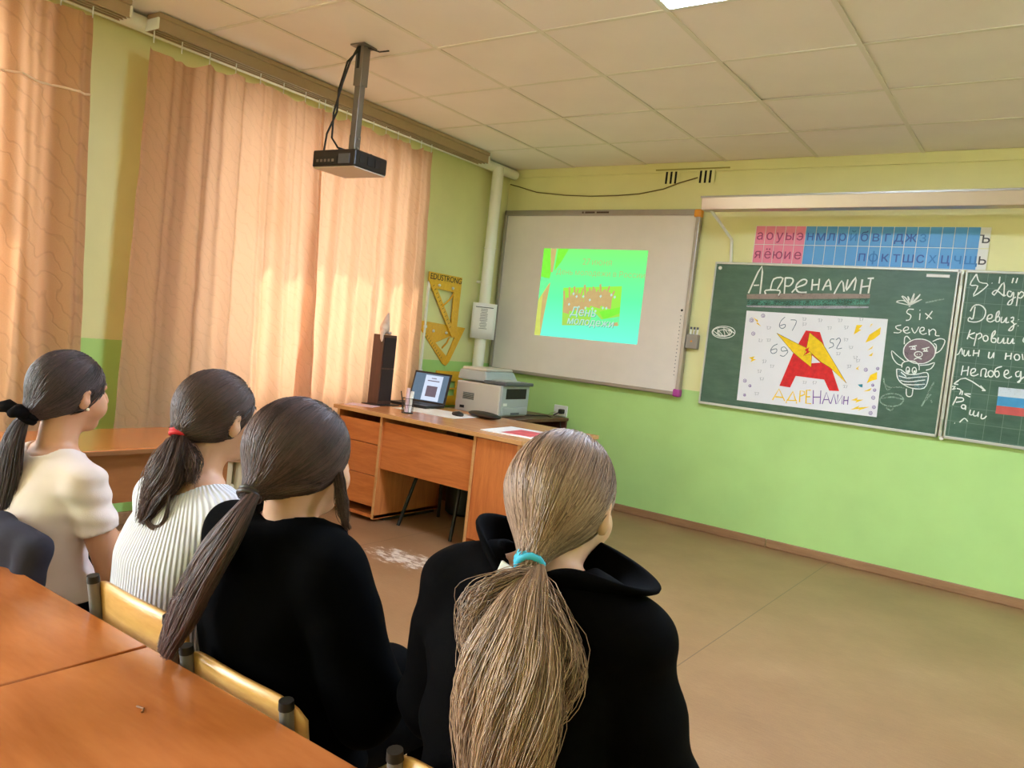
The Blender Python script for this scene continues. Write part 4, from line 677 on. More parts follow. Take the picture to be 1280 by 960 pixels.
# laptop
m_lap = mat('laptop_black', (32, 30, 30), 0.4)
T = thing('laptop', 'open black laptop showing the slide document, on the teacher desk', 'laptop', (0.40, -1.26, DZ), 0.10)
MB().box(-0.165, 0.165, -0.23, 0.0, 0.002, 0.022).build('base', m_lap, T, bevel=0.005); MB().box(-0.145, 0.145, -0.14, -0.03, 0.022, 0.0235).build('keyboard', m_dark, T)
Mx = Matrix.Translation((0, 0.0, 0.018)) @ Matrix.Rotation(math.radians(-14), 4, 'X')
ld_ = MB().box(-0.165, 0.165, -0.006, 0.006, 0, 0.235, Mx).build('lid', m_lap, T, bevel=0.004)
s_bg = emis('laptop_desktop_light', (84, 100, 116), 0.9); s_pg = emis('laptop_page_light', (176, 186, 204), 0.9); s_im = emis('laptop_picture_light', (96, 84, 92), 0.9)
MB().box(-0.15, 0.15, -0.0072, -0.0062, 0.016, 0.22, Mx).build('screen', s_bg, ld_); MB().box(-0.055, 0.10, -0.0078, -0.0074, 0.02, 0.21, Mx).build('screen_page', s_pg, ld_); MB().box(-0.025, 0.07, -0.0084, -0.008, 0.05, 0.13, Mx).build('screen_picture', s_im, ld_)
MB().box(-0.03, 0.075, -0.0084, -0.008, 0.165, 0.172, Mx).box(0.0, 0.045, -0.0084, -0.008, 0.185, 0.191, Mx).build('screen_text', s_im, ld_)
# mouse
T = thing('dark_case', 'flat dark zipped case lying near the back of the teacher desk', 'case', (1.02, -1.36, DZ), -0.25)
MB().ball((0, 0, 0.022), (0.16, 0.07, 0.022), 24, 10).build('case_body', m_dark, T, True); 
T = thing('computer_mouse', 'black computer mouse beside the dark case on the desk', 'mouse', (0.90, -1.50, DZ), -0.3)
MB().ball((0, 0, 0.012), (0.055, 0.033, 0.02), 20, 10).build('mouse_shell', m_lap, T, True); MB().box(-0.004, 0.02, -0.003, 0.003, 0.026, 0.034).build('scroll_wheel', m_ink, T, bevel=0.002)
# printer on its stand
m_stand = wood('dark_brown_stand', (86, 48, 36), (110, 64, 48), 0.4)
T = thing('printer_stand', 'dark brown open cabinet under the printer', 'cabinet', (0.62, -0.62, 0))
MB().box(0.28, 0.955, -1.05, -0.14, 0.655, 0.68).build('stand_top', m_stand, T, world=True, bevel=0.003)
for y in (-1.05, -0.16): MB().box(0.29, 0.945, y, y + 0.02, 0, 0.655).build('side_panel', m_stand, T, world=True)
MB().box(0.29, 0.31, -1.03, -0.16, 0, 0.655).build('back_panel', m_stand, T, world=True); MB().box(0.31, 0.94, -1.03, -0.16, 0.50, 0.52).build('shelf', m_stand, T, world=True)
m_pr = mat('printer_beige', (206, 196, 182), 0.45); m_prg = mat('printer_grey', (172, 178, 176), 0.45); m_prd = mat('printer_dark_grey', (88, 94, 98), 0.4)
PZ = 0.681
T = thing('laser_printer', 'beige and grey multifunction laser printer with scanner lid', 'printer', (0.63, -0.76, PZ), 0.06)
MB().box(-0.21, 0.19, -0.20, 0.20, 0.0, 0.235).build('body', m_pr, T, bevel=0.012); MB().box(0.185, 0.205, -0.195, 0.195, 0.01, 0.24).build('front_panel', m_prg, T, bevel=0.008)
MB().box(0.198, 0.2065, -0.14, 0.15, 0.135, 0.215).build('paper_outlet', m_black, T, bevel=0.004); MB().box(0.20, 0.210, -0.17, 0.17, 0.015, 0.075).build('paper_tray', m_prg, T, bevel=0.005); MB().box(0.209, 0.212, -0.06, 0.06, 0.018, 0.034).build('tray_handle', m_prd, T)
MB().box(0.206, 0.209, -0.17, -0.12, 0.085, 0.105).build('logo_plate', m_white, T)
MB().box(0.03, 0.235, -0.2, 0.2, 0.236, 0.262).build('control_panel', m_prd, T, bevel=0.008); MB().box(0.08, 0.2, -0.16, 0.06, 0.262, 0.27).build('keypad', m_prg, T, bevel=0.003)
MB().add([(-0.21, -0.2, 0.245), (0.06, -0.2, 0.245), (0.10, 0.2, 0.245), (-0.21, 0.2, 0.245), (-0.20, -0.19, 0.325), (0.03, -0.19, 0.325), (0.05, 0.19, 0.325), (-0.20, 0.19, 0.325)], [(3, 2, 1, 0), (4, 5, 6, 7), (0, 1, 5, 4), (1, 2, 6, 5), (2, 3, 7, 6), (3, 0, 4, 7)]).build('scanner_lid', m_prg, T, bevel=0.014)
MB().box(-0.18, 0.04, -0.19, 0.19, 0.322, 0.345).build('document_feeder', m_pr, T, bevel=0.01)
for k in range(6): MB().box(-0.14, -0.04, -0.2025, -0.1995, 0.10 + 0.009 * k, 0.105 + 0.009 * k).build('air_slot', m_prd, T)
MB().box(-0.16, -0.12, -0.203, -0.199, 0.03, 0.05).build('power_switch', m_black, T)
MB().tube([(0.50, -0.60, 0.683), (0.80, -0.50, 0.684), (0.90, -0.36, 0.69), (0.96, -0.25, 0.66), (0.97, -0.2, 0.5), (0.96, -0.15, 0.3)], 0.005, 8).build('cord', m_dark, T, True, world=True)
# ------------------------------------------------------------------ projector
m_pj = mat('projector_black', (34, 26, 24), 0.42); m_pjb = mat('projector_underside', (200, 178, 160), 0.5); m_steel = mat('mount_steel', (134, 126, 120), 0.4, metal=0.6)
T = thing('ceiling_projector', 'black projector hanging from a grey ceiling mount with cables', 'projector', (0.925, -2.656, 2.065), 0.06)
bx = -0.02
MB().box(bx - 0.155, bx + 0.155, -0.125, 0.125, 0.006, 0.095).build('body', m_pj, T, bevel=0.008); MB().box(bx - 0.15, bx + 0.15, -0.12, 0.12, 0.0, 0.008).build('underside', m_pjb, T, bevel=0.003)
MB().tube([(bx - 0.06, 0.12, 0.05), (bx - 0.06, 0.145, 0.05)], 0.034, 20).build('lens', m_lap, T, True)
MB().box(bx - 0.13, bx + 0.03, -0.128, -0.124, 0.02, 0.06).build('connector_panel', m_dark, T)
for k in range(5): MB().box(bx - 0.12 + 0.028 * k, bx - 0.104 + 0.028 * k, -0.1295, -0.127, 0.03, 0.044).build('socket', m_steel, T)
MB().box(bx + 0.04, bx + 0.12, -0.129, -0.124, 0.02, 0.07).build('speaker_grille', m_ink, T)
for k in range(3): MB().box(bx + 0.154, bx + 0.158, -0.09 + 0.06 * k, -0.05 + 0.06 * k, 0.03, 0.075).build('vent', m_black, T)
for k in range(3):
    a = k * 2.1 + 0.4; MB().tube([(0, 0, 0.105), (0.1 * math.cos(a), 0.1 * math.sin(a), 0.102), (0.12 * math.cos(a), 0.1 * math.sin(a), 0.092)], 0.006, 6).build('mount_arm', m_dark, T)
MB().box(-0.022, 0.022, -0.022, 0.022, 0.10, 0.20).build('mount_joint', m_steel, T, bevel=0.003); MB().box(-0.02, 0.02, -0.02, 0.02, 0.16, 0.52).build('mount_column', m_steel, T, bevel=0.002); MB().box(-0.027, 0.027, -0.027, 0.027, 0.46, 0.673).build('mount_sleeve', m_steel, T, bevel=0.002)
MB().box(-0.012, 0.006, -0.029, -0.026, 0.55, 0.67).build('sleeve_slot', m_black, T); MB().box(-0.05, 0.05, -0.05, 0.05, 0.666, 0.6725).build('ceiling_plate', m_steel, T)
for z in (0.13, 0.18): MB().tube([(-0.03, 0, z), (0.03, 0, z)], 0.006, 8).build('bolt', m_alu, T)
for pts in ([(-0.01, -0.03, 0.64), (-0.06, -0.05, 0.58), (-0.075, -0.08, 0.42), (-0.05, -0.10, 0.30), (-0.09, -0.12, 0.18), (-0.10, -0.12, 0.09)], [(-0.01, -0.03, 0.66), (-0.04, -0.05, 0.58), (-0.05, -0.08, 0.46), (-0.085, -0.09, 0.30), (-0.06, -0.11, 0.16), (-0.02, -0.10, 0.11), (0.0, -0.06, 0.105)]): MB().tube(pts, 0.0055, 8).build('cable', m_dark, T, True)
MB().tube([(0.02, 0.0, 0.665), (0.07, 0.05, 0.655), (0.10, 0.09, 0.672)], 0.004, 6).build('cable', m_dark, T, True)
# ------------------------------------------------------------------ student desks
m_sdesk = wood('student_desk_laminate', (172, 96, 46), (196, 118, 62), 0.22, (2.0, 10, 10), 1.3, 0.35); m_sedge = wood('student_desk_edge', (120, 74, 40), (150, 96, 56), 0.4); m_grey = mat('grey_painted_tube', (120, 116, 116), 0.42)
m_apron = wood('student_desk_apron', (138, 80, 40), (160, 98, 52), 0.4, (2, 10, 10), 1.4)
SZ = 0.64
def student_desk(label, cx, cy, rz, apron):
    T = thing('student_desk', label, 'desk', (cx, cy, 0), rz, 'orange-brown student desks')
    t_ = MB().box(-0.597, 0.597, -0.26, 0.26, SZ - 0.022, SZ).build('table_top', m_sdesk, T, bevel=0.003); MB().box(-0.598, 0.598, -0.2615, 0.2615, SZ - 0.021, SZ - 0.004).build('edge_band', m_sedge, t_)
    for s_ in (-1, 1):
        MB().tube([(s_ * 0.52, -0.2, 0.015), (s_ * 0.52, 0.2, 0.015)], 0.014, 10).build('foot_rail', m_grey, T, True)
        for y in (-0.14, 0.14): MB().tube([(s_ * 0.52, y, 0.015), (s_ * 0.52, y, SZ - 0.022)], 0.014, 10).build('leg', m_grey, T, True)
    MB().tube([(-0.52, apron * 0.14, 0.2), (0.52, apron * 0.14, 0.2)], 0.012, 8).build('stretcher', m_grey, T, True)
    MB().box(-0.5, 0.5, apron * 0.19 - 0.009, apron * 0.19 + 0.009, SZ - 0.24, SZ - 0.022).build('apron_panel', m_apron, T)
    return T
student_desk('orange-brown student desk at the lower left, further from the camera', 2.912 - 0.60, -5.071, 0, -1)
student_desk('orange-brown student desk at the bottom edge, nearest the camera', 2.912 + 0.60, -5.071, 0, -1)
student_desk('student desk along the window wall behind the girl in the white sweater', 0.83, -3.84, PI / 2, -1)
student_desk('student desk along the window wall behind the girl in the cream shirt', 0.83, -5.05, PI / 2, -1)
o = MB().tube([(3.12 - 0.012, -4.94, SZ + 0.0012), (3.122, -4.937, SZ + 0.0016), (3.13, -4.944, SZ + 0.0012)], 0.0018, 6).build('eraser_crumb', m_sedge, None, True); tag(o, 'tiny brown crumb on the nearest student desk', 'crumb')
# ------------------------------------------------------------------ student chairs
m_ply = wood('chair_plywood', (214, 158, 84), (238, 190, 116), 0.35, (3, 1.2, 12), 2.4, 0.2)
def curved_board(w_, h_, th, sag, cz, cy, tilt):
    vs = []; fs = []; nx_, nz_ = 16, 8
    for layer in (0, 1):
        for i in range(nx_ + 1):
            u = i / nx_ * 2 - 1
            for j in range(nz_ + 1):
                v = j / nz_ * 2 - 1
                cr = 0.10; ex = abs(u) ** 6; hz = h_ / 2 * (1 - 0.30 * ex)
                vs.append((u * w_ / 2, cy - sag * (1 - u * u) + (th if layer else 0) + tilt * v * h_ / 2, cz + v * hz))
    n = (nx_ + 1) * (nz_ + 1); k = nz_ + 1
    for i in range(nx_):
        for j in range(nz_):
            a = i * k + j; fs.append((a, a + k, a + k + 1, a + 1)); fs.append((n + a, n + a + 1, n + a + k + 1, n + a + k))
    ring = [j for j in range(k)] + [i * k + nz_ for i in range(1, nx_ + 1)] + [nx_ * k + j for j in range(nz_ - 1, -1, -1)] + [i * k for i in range(nx_ - 1, 0, -1)]
    for q in range(len(ring)):
        a, b = ring[q], ring[(q + 1) % len(ring)]; fs.append((a, b, n + b, n + a))
    return MB().add(vs, fs)
def student_chair(label, cx, cy, top, rz=0.0):
    # origin under the backrest; seat extends to +y
    T = thing('student_chair', label, 'chair', (cx, cy, 0), rz, 'plywood student chairs')
    curved_board(0.328, 0.155, 0.009, 0.012, top - 0.085, 0.020, -0.12).build('backrest', m_ply, T, 'all')
    st = MB().box(-0.17, 0.17, 0.05, 0.38, 0.375, 0.386).build('seat', m_ply, T, bevel=0.005, segs=3)
    for s_ in (-1, 1):
        x = s_ * 0.137
        MB().tube([(x, 0.34, 0.0), (x, 0.31, 0.36), (x, 0.28, 0.368), (x, 0.09, 0.365), (x, 0.06, 0.38), (x, 0.022, 0.45), (x, 0.010, top - 0.10), (x, -0.004, top - 0.012)], 0.0115, 12).build('side_frame', m_grey, T, True)
        MB().tube([(x, 0.10, 0.365), (x, 0.04, 0.18), (x, 0.02, 0.0)], 0.0115, 12).build('leg', m_grey, T, True)
        MB().tube([(x, -0.0035, top - 0.014), (x, -0.0055, top)], [0.0128, 0.0118], 12).build('end_plug', m_dark, T, True)
        for z in (top - 0.06, top - 0.11): MB().tube([(x, 0.012, z), (x, 0.028, z)], 0.005, 8).build('rivet', m_alu, T)
    MB().tube([(-0.137, 0.33, 0.18), (0.137, 0.33, 0.18)], 0.009, 8).build('crossbar', m_grey, T, True)
    return T
student_chair('plywood student chair of the girl in the white ribbed sweater', 2.812, -4.792, 0.705)
student_chair('plywood student chair of the girl in the black hoodie with dark hair', 3.145, -4.792, 0.668)
student_chair('plywood student chair of the blonde girl, cut by the bottom edge', 3.652, -4.792, 0.682)
student_chair('plywood student chair of the girl in the cream shirt, under a dark cardigan', 2.225, -4.792, 0.705)
# ------------------------------------------------------------------ people: distance fields meshed with surface nets
def smin(a, b, k):
    h = np.clip(0.5 + 0.5 * (b - a) / k, 0, 1); return b + (a - b) * h - k * h * (1 - h)
class Field:
    def __init__(s, lo, hi, h):
        s.lo = np.array(lo, float); s.h = h; s.n = np.ceil((np.array(hi) - s.lo) / h).astype(int) + 1
        s.ax = [(s.lo[i] + h * np.arange(s.n[i])).astype(np.float32) for i in range(3)]; s.F = np.full(tuple(s.n), 0.5, np.float32)
    def sub(s, lo, hi):
        sl = []
        for i in range(3):
            a = int(np.clip(np.floor((lo[i] - s.lo[i]) / s.h), 0, s.n[i] - 1)); b = int(np.clip(np.ceil((hi[i] - s.lo[i]) / s.h) + 1, a + 1, s.n[i])); sl.append(slice(a, b))
        sl = tuple(sl); return sl, s.ax[0][sl[0]][:, None, None], s.ax[1][sl[1]][None, :, None], s.ax[2][sl[2]][None, None, :]
    def op(s, fn, lo, hi, k, mode='u'):
        m = k + 3 * s.h; sl, X, Y, Z = s.sub(np.array(lo) - m, np.array(hi) + m); d = fn(X, Y, Z)
        if mode == 'u': s.F[sl] = smin(s.F[sl], d, k) if k > 0 else np.minimum(s.F[sl], d)
        else: s.F[sl] = -smin(-s.F[sl], d, k)
    def cone(s, a, b, ra, rb, k=0.01, mode='u'):
        a = np.array(a, np.float32); b = np.array(b, np.float32); r = max(ra, rb); ab = b - a; L = float(ab @ ab) + 1e-12
        def fn(X, Y, Z):
            px, py, pz = X - a[0], Y - a[1], Z - a[2]; t = np.clip((px * ab[0] + py * ab[1] + pz * ab[2]) / L, 0, 1)
            return np.sqrt((px - t * ab[0]) ** 2 + (py - t * ab[1]) ** 2 + (pz - t * ab[2]) ** 2) - (ra + t * (rb - ra))
        s.op(fn, np.minimum(a, b) - r, np.maximum(a, b) + r, k, mode)
    def chain(s, pts, rs, k=0.01):
        for i in range(len(pts) - 1): s.cone(pts[i], pts[i + 1], rs[i], rs[i + 1], k)
    def ell(s, c, r, k=0.01, mode='u', rotx=0.0, rotz=0.0):
        c = np.array(c); r = np.array(r); R_ = max(r); cs, sn = math.cos(rotx), math.sin(rotx); cz, sz = math.cos(rotz), math.sin(rotz)
        def fn(X, Y, Z):
            x, y, z = X - c[0], Y - c[1], Z - c[2]
            if rotz: x, y = cz * x + sz * y, -sz * x + cz * y
            if rotx: y, z = cs * y + sn * z, -sn * y + cs * z
            q = np.sqrt((x / r[0]) ** 2 + (y / r[1]) ** 2 + (z / r[2]) ** 2); q2 = np.sqrt((x / r[0] ** 2) ** 2 + (y / r[1] ** 2) ** 2 + (z / r[2] ** 2) ** 2)
            return q * (q - 1) / np.maximum(q2, 1e-6)
        s.op(fn, c - R_, c + R_, k, mode)
    def loft(s, zs, cy, rx, ry, k=0.02, cx=None, e=2.4, infl=0.0):
        zs = np.array(zs); cx = [0] * len(zs) if cx is None else cx
        zz = np.linspace(zs[0], zs[-1], 80)
        def smooth(v):
            w_ = np.interp(zz, zs, v)
            for _ in range(6): w_[1:-1] = 0.25 * w_[:-2] + 0.5 * w_[1:-1] + 0.25 * w_[2:]
            return w_
        a, b, c_, d_ = smooth(cx), smooth(cy), smooth(rx) + infl, smooth(ry) + infl
        def fn(X, Y, Z):
            z = Z.ravel(); A = np.interp(z, zz, a)[None, None, :]; B = np.interp(z, zz, b)[None, None, :]; C_ = np.interp(z, zz, c_)[None, None, :]; D_ = np.interp(z, zz, d_)[None, None, :]
            q = (np.abs((X - A) / C_) ** e + np.abs((Y - B) / D_) ** e) ** (1 / e); d = ((q - 1) * np.minimum(C_, D_)).astype(np.float32)
            cap = np.maximum(zs[0] - Z, Z - zs[-1]); return np.maximum(d, cap)
        m = max(max(rx), max(ry)) + infl; s.op(fn, (min(cx) - m, min(cy) - m, zs[0]), (max(cx) + m, max(cy) + m, zs[-1]), k)
    def whole(s, fn):
        s.F += fn(s.ax[0][:, None, None], s.ax[1][None, :, None], s.ax[2][None, None, :])
    def cut(s, fn, k=0.004):
        s.F = -smin(-s.F, -fn(s.ax[0][:, None, None], s.ax[1][None, :, None], s.ax[2][None, None, :]), k)
    def mesh(s, name):
        F = s.F; I = F < 0; F[F == 0] = 1e-6
        nx_, ny_, nz_ = F.shape; acc = np.zeros((nx_ - 1, ny_ - 1, nz_ - 1, 3), np.float32); cnt = np.zeros((nx_ - 1, ny_ - 1, nz_ - 1), np.float32)
        cs = [(i, j, k) for i in (0, 1) for j in (0, 1) for k in (0, 1)]
        S = lambda c: (slice(c[0], nx_ - 1 + c[0]), slice(c[1], ny_ - 1 + c[1]), slice(c[2], nz_ - 1 + c[2]))
        for a in cs:
            for ax in range(3):
                if a[ax] == 1: continue
                b = list(a); b[ax] = 1; b = tuple(b); m = I[S(a)] != I[S(b)]
                if not m.any(): continue
                fa, fb = F[S(a)][m], F[S(b)][m]; t = fa / (fa - fb); p = np.tile(np.array(a, np.float32), (len(t), 1)); p[:, ax] += t
                acc[m] += p; cnt[m] += 1
        act = cnt > 0; idx = np.full(act.shape, -1, np.int64); idx[act] = np.arange(act.sum())
        ijk = np.argwhere(act); V = s.lo + s.h * (ijk + acc[act] / cnt[act][:, None])
        Q = []
        for ax in range(3):
            b, c = (ax + 1) % 3, (ax + 2) % 3
            lo = [slice(None)] * 3; hi = [slice(None)] * 3; lo[ax] = slice(0, -1); hi[ax] = slice(1, None)
            A, B = I[tuple(lo)], I[tuple(hi)]; m = A != B
            e = np.argwhere(m); ok = (e[:, b] > 0) & (e[:, c] > 0) & (e[:, b] < s.n[b] - 1) & (e[:, c] < s.n[c] - 1); e = e[ok]; flip = A[m][ok]
            def g(db, dc):
                q = e.copy(); q[:, b] -= db; q[:, c] -= dc; return idx[q[:, 0], q[:, 1], q[:, 2]]
            quad = np.stack([g(1, 1), g(0, 1), g(0, 0), g(1, 0)], 1); quad[~flip] = quad[~flip][:, ::-1]; Q.append(quad)
        return np_mesh(name, V, np.concatenate(Q))
def np_mesh(name, V, Q):
    me = bpy.data.meshes.new(name); n = len(Q); k = Q.shape[1]
    me.vertices.add(len(V)); me.vertices.foreach_set('co', np.ascontiguousarray(V, np.float32).ravel())
    me.loops.add(n * k); me.loops.foreach_set('vertex_index', np.ascontiguousarray(Q, np.int32).ravel())
    me.polygons.add(n); me.polygons.foreach_set('loop_start', np.arange(0, n * k, k, dtype=np.int32))
    me.update(calc_edges=True); me.validate(); return me
def strand_mesh(name, P, r0, r1, tone):
    # P: N x K x 3 centre lines -> thin three-sided tapering strands, with a per-strand tone attribute
    N, K, _ = P.shape; t = np.gradient(P, axis=1); t /= np.linalg.norm(t, axis=2, keepdims=True) + 1e-9
    ref = np.array([0.31, 0.87, 0.37]); a = np.cross(t, ref); a /= np.linalg.norm(a, axis=2, keepdims=True) + 1e-9; b = np.cross(t, a)
    u = np.linspace(0, 1, K)[None, :, None]; r = (r0 + (r1 - r0) * u ** 3) * np.ones((N, 1, 1))
    ring = np.stack([P + r * (a * math.cos(q) + b * math.sin(q)) for q in (0, 2.094, 4.189)], 2)
    V = ring.reshape(-1, 3); base = (np.arange(N)[:, None] * K + np.arange(K - 1)[None, :]) * 3; base = base.ravel()
    Q = np.concatenate([np.stack([base + j, base + (j + 1) % 3, base + 3 + (j + 1) % 3, base + 3 + j], 1) for j in range(3)])
    me = np_mesh(name, V, Q); at_ = me.attributes.new('tone', 'FLOAT', 'POINT'); at_.data.foreach_set('value', np.repeat(tone, K * 3).astype(np.float32)); return me
def hair_mat(name, dark, light, rough=0.42):
    t = NT(name); a = t.new('ShaderNodeAttribute', attribute_name='tone'); n = t.noise(t.coords((60, 60, 6)), 1.0, 3)
    f = t.math('ADD', t.math('MULTIPLY', a.outputs['Fac'], 0.75), t.math('MULTIPLY', n, 0.25))
    t.link(t.ramp(f, [(0.1, lin(dark)), (0.85, lin(light))]), t.b.inputs['Base Color']); t.b.inputs['Roughness'].default_value = rough; t.b.inputs['Specular IOR Level'].default_value = 0.6
    return t.m
def cloth_mat(name, rgb, rough=0.9, var=0.08, sheen=0.0, rib=None):
    t = NT(name); c = lin(rgb); v = t.coords(); n = t.noise(v, 9, 4); t.link(t.ramp(n, [(0.3, mul(c, 1 - var)), (0.7, mul(c, 1 + var))]), t.b.inputs['Base Color']); t.b.inputs['Roughness'].default_value = rough; t.b.inputs['Specular IOR Level'].default_value = 0.15 if sum(rgb) > 90 else 0.04
    t.b.inputs['Sheen Weight'].default_value = sheen
    if rib:
        sp = t.new('ShaderNodeSeparateXYZ'); t.link(v, sp.inputs[0])
        an = t.math('ARCTAN2', sp.outputs['X'], t.math('MULTIPLY', t.math('ADD', sp.outputs['Y'], rib[1]), -1.0))
        ph = t.math('ADD', t.math('MULTIPLY', an, rib[0]), t.math('MULTIPLY', t.noise(v, 4, 2), 3.0)); w_ = t.math('SINE', ph)
        t.bump(w_, 0.55, 0.003)
        q = t.ramp(t.math('MULTIPLY_ADD', w_, 0.5, 0.5), [(0.0, mul(c, 0.86)), (0.5, c)]); t.link(q, t.b.inputs['Base Color'])
    else: t.bump(t.noise(v, 420, 2), 0.25, 0.001)
    return t.m
def skin_mat(name, rgb):
    t = NT(name); c = lin(rgb); n = t.noise(t.coords(), 14, 4); t.link(t.ramp(n, [(0.3, mul(c, 0.93)), (0.7, mul(c, 1.05))]), t.b.inputs['Base Color']); t.b.inputs['Roughness'].default_value = 0.5
    t.b.inputs['Subsurface Weight'].default_value = 0.12; t.b.inputs['Subsurface Radius'].default_value = (0.012, 0.004, 0.002); return t.m
m_eyew = mat('eye_white', (232, 228, 222), 0.2); m_iris = mat('eye_iris', (60, 40, 28), 0.2); m_lip = mat('lip_skin', (188, 112, 98), 0.45); m_blackp = cloth_mat('black_trousers', (9, 8, 9), 0.85, 0.1); m_shoe = mat('dark_shoe', (34, 32, 34), 0.6)
def folds(amp, seed, fy=1.0):
    rs = np.random.default_rng(seed); K = [(rs.uniform(-1, 1) * 26, rs.uniform(-1, 1) * 26, rs.uniform(18, 60) * fy, rs.uniform(0, 6.28)) for _ in range(5)]
    def fn(X, Y, Z):
        d = 0
        for a, b, c, p in K: d = d + np.sin(a * X + b * Y + c * Z + p + 1.5 * np.sin(11 * X + 7 * Z + p))
        return (amp * d / 2.2).astype(np.float32)
    return fn
def make_person(label, head, rot, hs, hipY, shY, skin, top, hair, tie, tie_off, tail, seed, sh_w=0.135, sh_z=-0.195, wy=0.255, hl=0.012, wx=0.085, cover=False, clump=0.003):
    """head: world centre of the head; local frame: x right, y forward, origin on the floor under the head"""
    rs = np.random.default_rng(seed)
    hz = head[2]; shz = hz + sh_z; S_ = hs
    loc = np.array([head[0], head[1], 0.0]); c_, s_ = math.cos(rot), math.sin(rot)
    def tolocal(P):
        P = np.asarray(P, float) - loc; return np.stack([c_ * P[..., 0] + s_ * P[..., 1], -s_ * P[..., 0] + c_ * P[..., 1], P[..., 2]], -1)
    hp = lambda x, y, z: (x * S_, y * S_, hz + z * S_)
    hipz = 0.475
    zs = [0.395, 0.43, hipz, 0.60, (shz + 0.58) / 2, shz - 0.06, shz, shz + 0.035]
    mid = (hipY * 0.6 + shY * 0.4) - 0.012
    cy = [hipY, hipY, hipY, mid, (mid + shY) / 2 - 0.012, shY - 0.005, shY, shY + 0.005]
    rx = [0.115, 0.135, 0.142, 0.118, 0.126, 0.136, 0.105, 0.055]; ry = [0.085, 0.098, 0.10, 0.083, 0.088, 0.088, 0.066, 0.05]
    el = [(sx * (sh_w + 0.055), shY + 0.055, shz - 0.235) for sx in (-1, 1)]; wr = [(sx * wx, hipY + wy, 0.582) for sx in (-1, 1)]
    kn = [(sx * 0.09, hipY + 0.37, 0.452) for sx in (-1, 1)]; an = [(sx * 0.095, hipY + 0.36, 0.085) for sx in (-1, 1)]
    # ---- body
    f = Field((-0.27, min(hipY, shY, -0.1) - 0.13, 0.0), (0.27, hipY + 0.56, hz + 0.125 * S_), 0.0048)
    f.loft(zs, cy, rx, ry, 0.01)
    nb = (0, shY + 0.008, shz + 0.02)
    f.cone(nb, hp(0, -0.018, -0.055), 0.05, 0.043 * S_ / 0.95, 0.03)
    for i, sx in enumerate((-1, 1)):
        sj = (sx * sh_w, shY, shz - 0.018)
        f.cone((sx * 0.05, shY, shz + 0.01), sj, 0.045, 0.043, 0.03); f.chain([sj, el[i], wr[i]], [0.042, 0.034, 0.022], 0.012)
        pc = (wr[i][0] - sx * 0.008, wr[i][1] + 0.045, wr[i][2] - 0.010); f.ell(pc, (0.033, 0.042, 0.014), 0.012)
        for q, (dx, L_) in enumerate(((-0.024, 0.052), (-0.008, 0.062), (0.008, 0.058), (0.022, 0.046))):
            b = (pc[0] + dx, pc[1] + 0.034 - 0.004 * abs(q - 1), pc[2]); k1 = (b[0] + dx * 0.12, b[1] + L_ * 0.5, b[2] + 0.004); k2 = (k1[0], k1[1] + L_ * 0.42, k1[2] - 0.014); f.chain([b, k1, k2], [0.0085, 0.008, 0.0068], 0.003)
        tb = (pc[0] - sx * 0.026, pc[1] - 0.02, pc[2]); t1 = (tb[0] - sx * 0.018, tb[1] + 0.028, tb[2] - 0.002); t2 = (t1[0] - sx * 0.002, t1[1] + 0.026, t1[2] - 0.006); f.chain([tb, t1, t2], [0.011, 0.0095, 0.0075], 0.005)
        f.chain([(sx * 0.075, hipY, 0.462), kn[i], an[i]], [0.073, 0.052, 0.033], 0.02); f.chain([(an[i][0], an[i][1] - 0.02, 0.05), (an[i][0], an[i][1] + 0.12, 0.035)], [0.033, 0.024], 0.02)
    f.ell(hp(0, -0.012, 0.02), (0.074 * S_, 0.093 * S_, 0.086 * S_), 0.01); f.ell(hp(0, 0.022, -0.03), (0.057 * S_, 0.068 * S_, 0.082 * S_), 0.025); f.ell(hp(0, 0.062, -0.092), (0.024 * S_, 0.022 * S_, 0.02 * S_), 0.025)
    for sx in (-1, 1):
        f.ell(hp(sx * 0.036, 0.058, -0.042), (0.028 * S_, 0.028 * S_, 0.032 * S_), 0.02); f.ell(hp(sx * 0.029, 0.088, 0.002), (0.017 * S_, 0.013 * S_, 0.011 * S_), 0.008, 's'); f.cone(hp(sx * 0.012, 0.089, 0.016), hp(sx * 0.042, 0.076, 0.015), 0.007, 0.006, 0.01)
        if cover: continue
        f.ell(hp(sx * 0.077, -0.006, -0.012), (0.0095 * S_, 0.0165 * S_, 0.030 * S_), 0.004, rotz=-sx * 0.35, rotx=-0.15); f.ell(hp(sx * 0.0895, 0.001, -0.006), (0.0095 * S_, 0.010 * S_, 0.018 * S_), 0.002, 's')
    f.chain([hp(0, 0.089, 0.008), hp(0, 0.101, -0.018), hp(0, 0.107, -0.03)], [0.007, 0.0095, 0.0105], 0.008)
    for sx in (-1, 1): f.ell(hp(sx * 0.010, 0.098, -0.034), (0.008, 0.009, 0.007), 0.005)
    f.cone(hp(-0.014, 0.087, -0.058), hp(0.014, 0.087, -0.058), 0.0065, 0.0065, 0.006); f.cone(hp(-0.011, 0.085, -0.069), hp(0.011, 0.085, -0.069), 0.0065, 0.0065, 0.006)
    me = f.mesh('person'); B = obj('person', me, skin, None, 'all'); B.location = loc; B.rotation_euler = (0, 0, rot); tag(B, label, 'person', 'four girls sitting in a row')
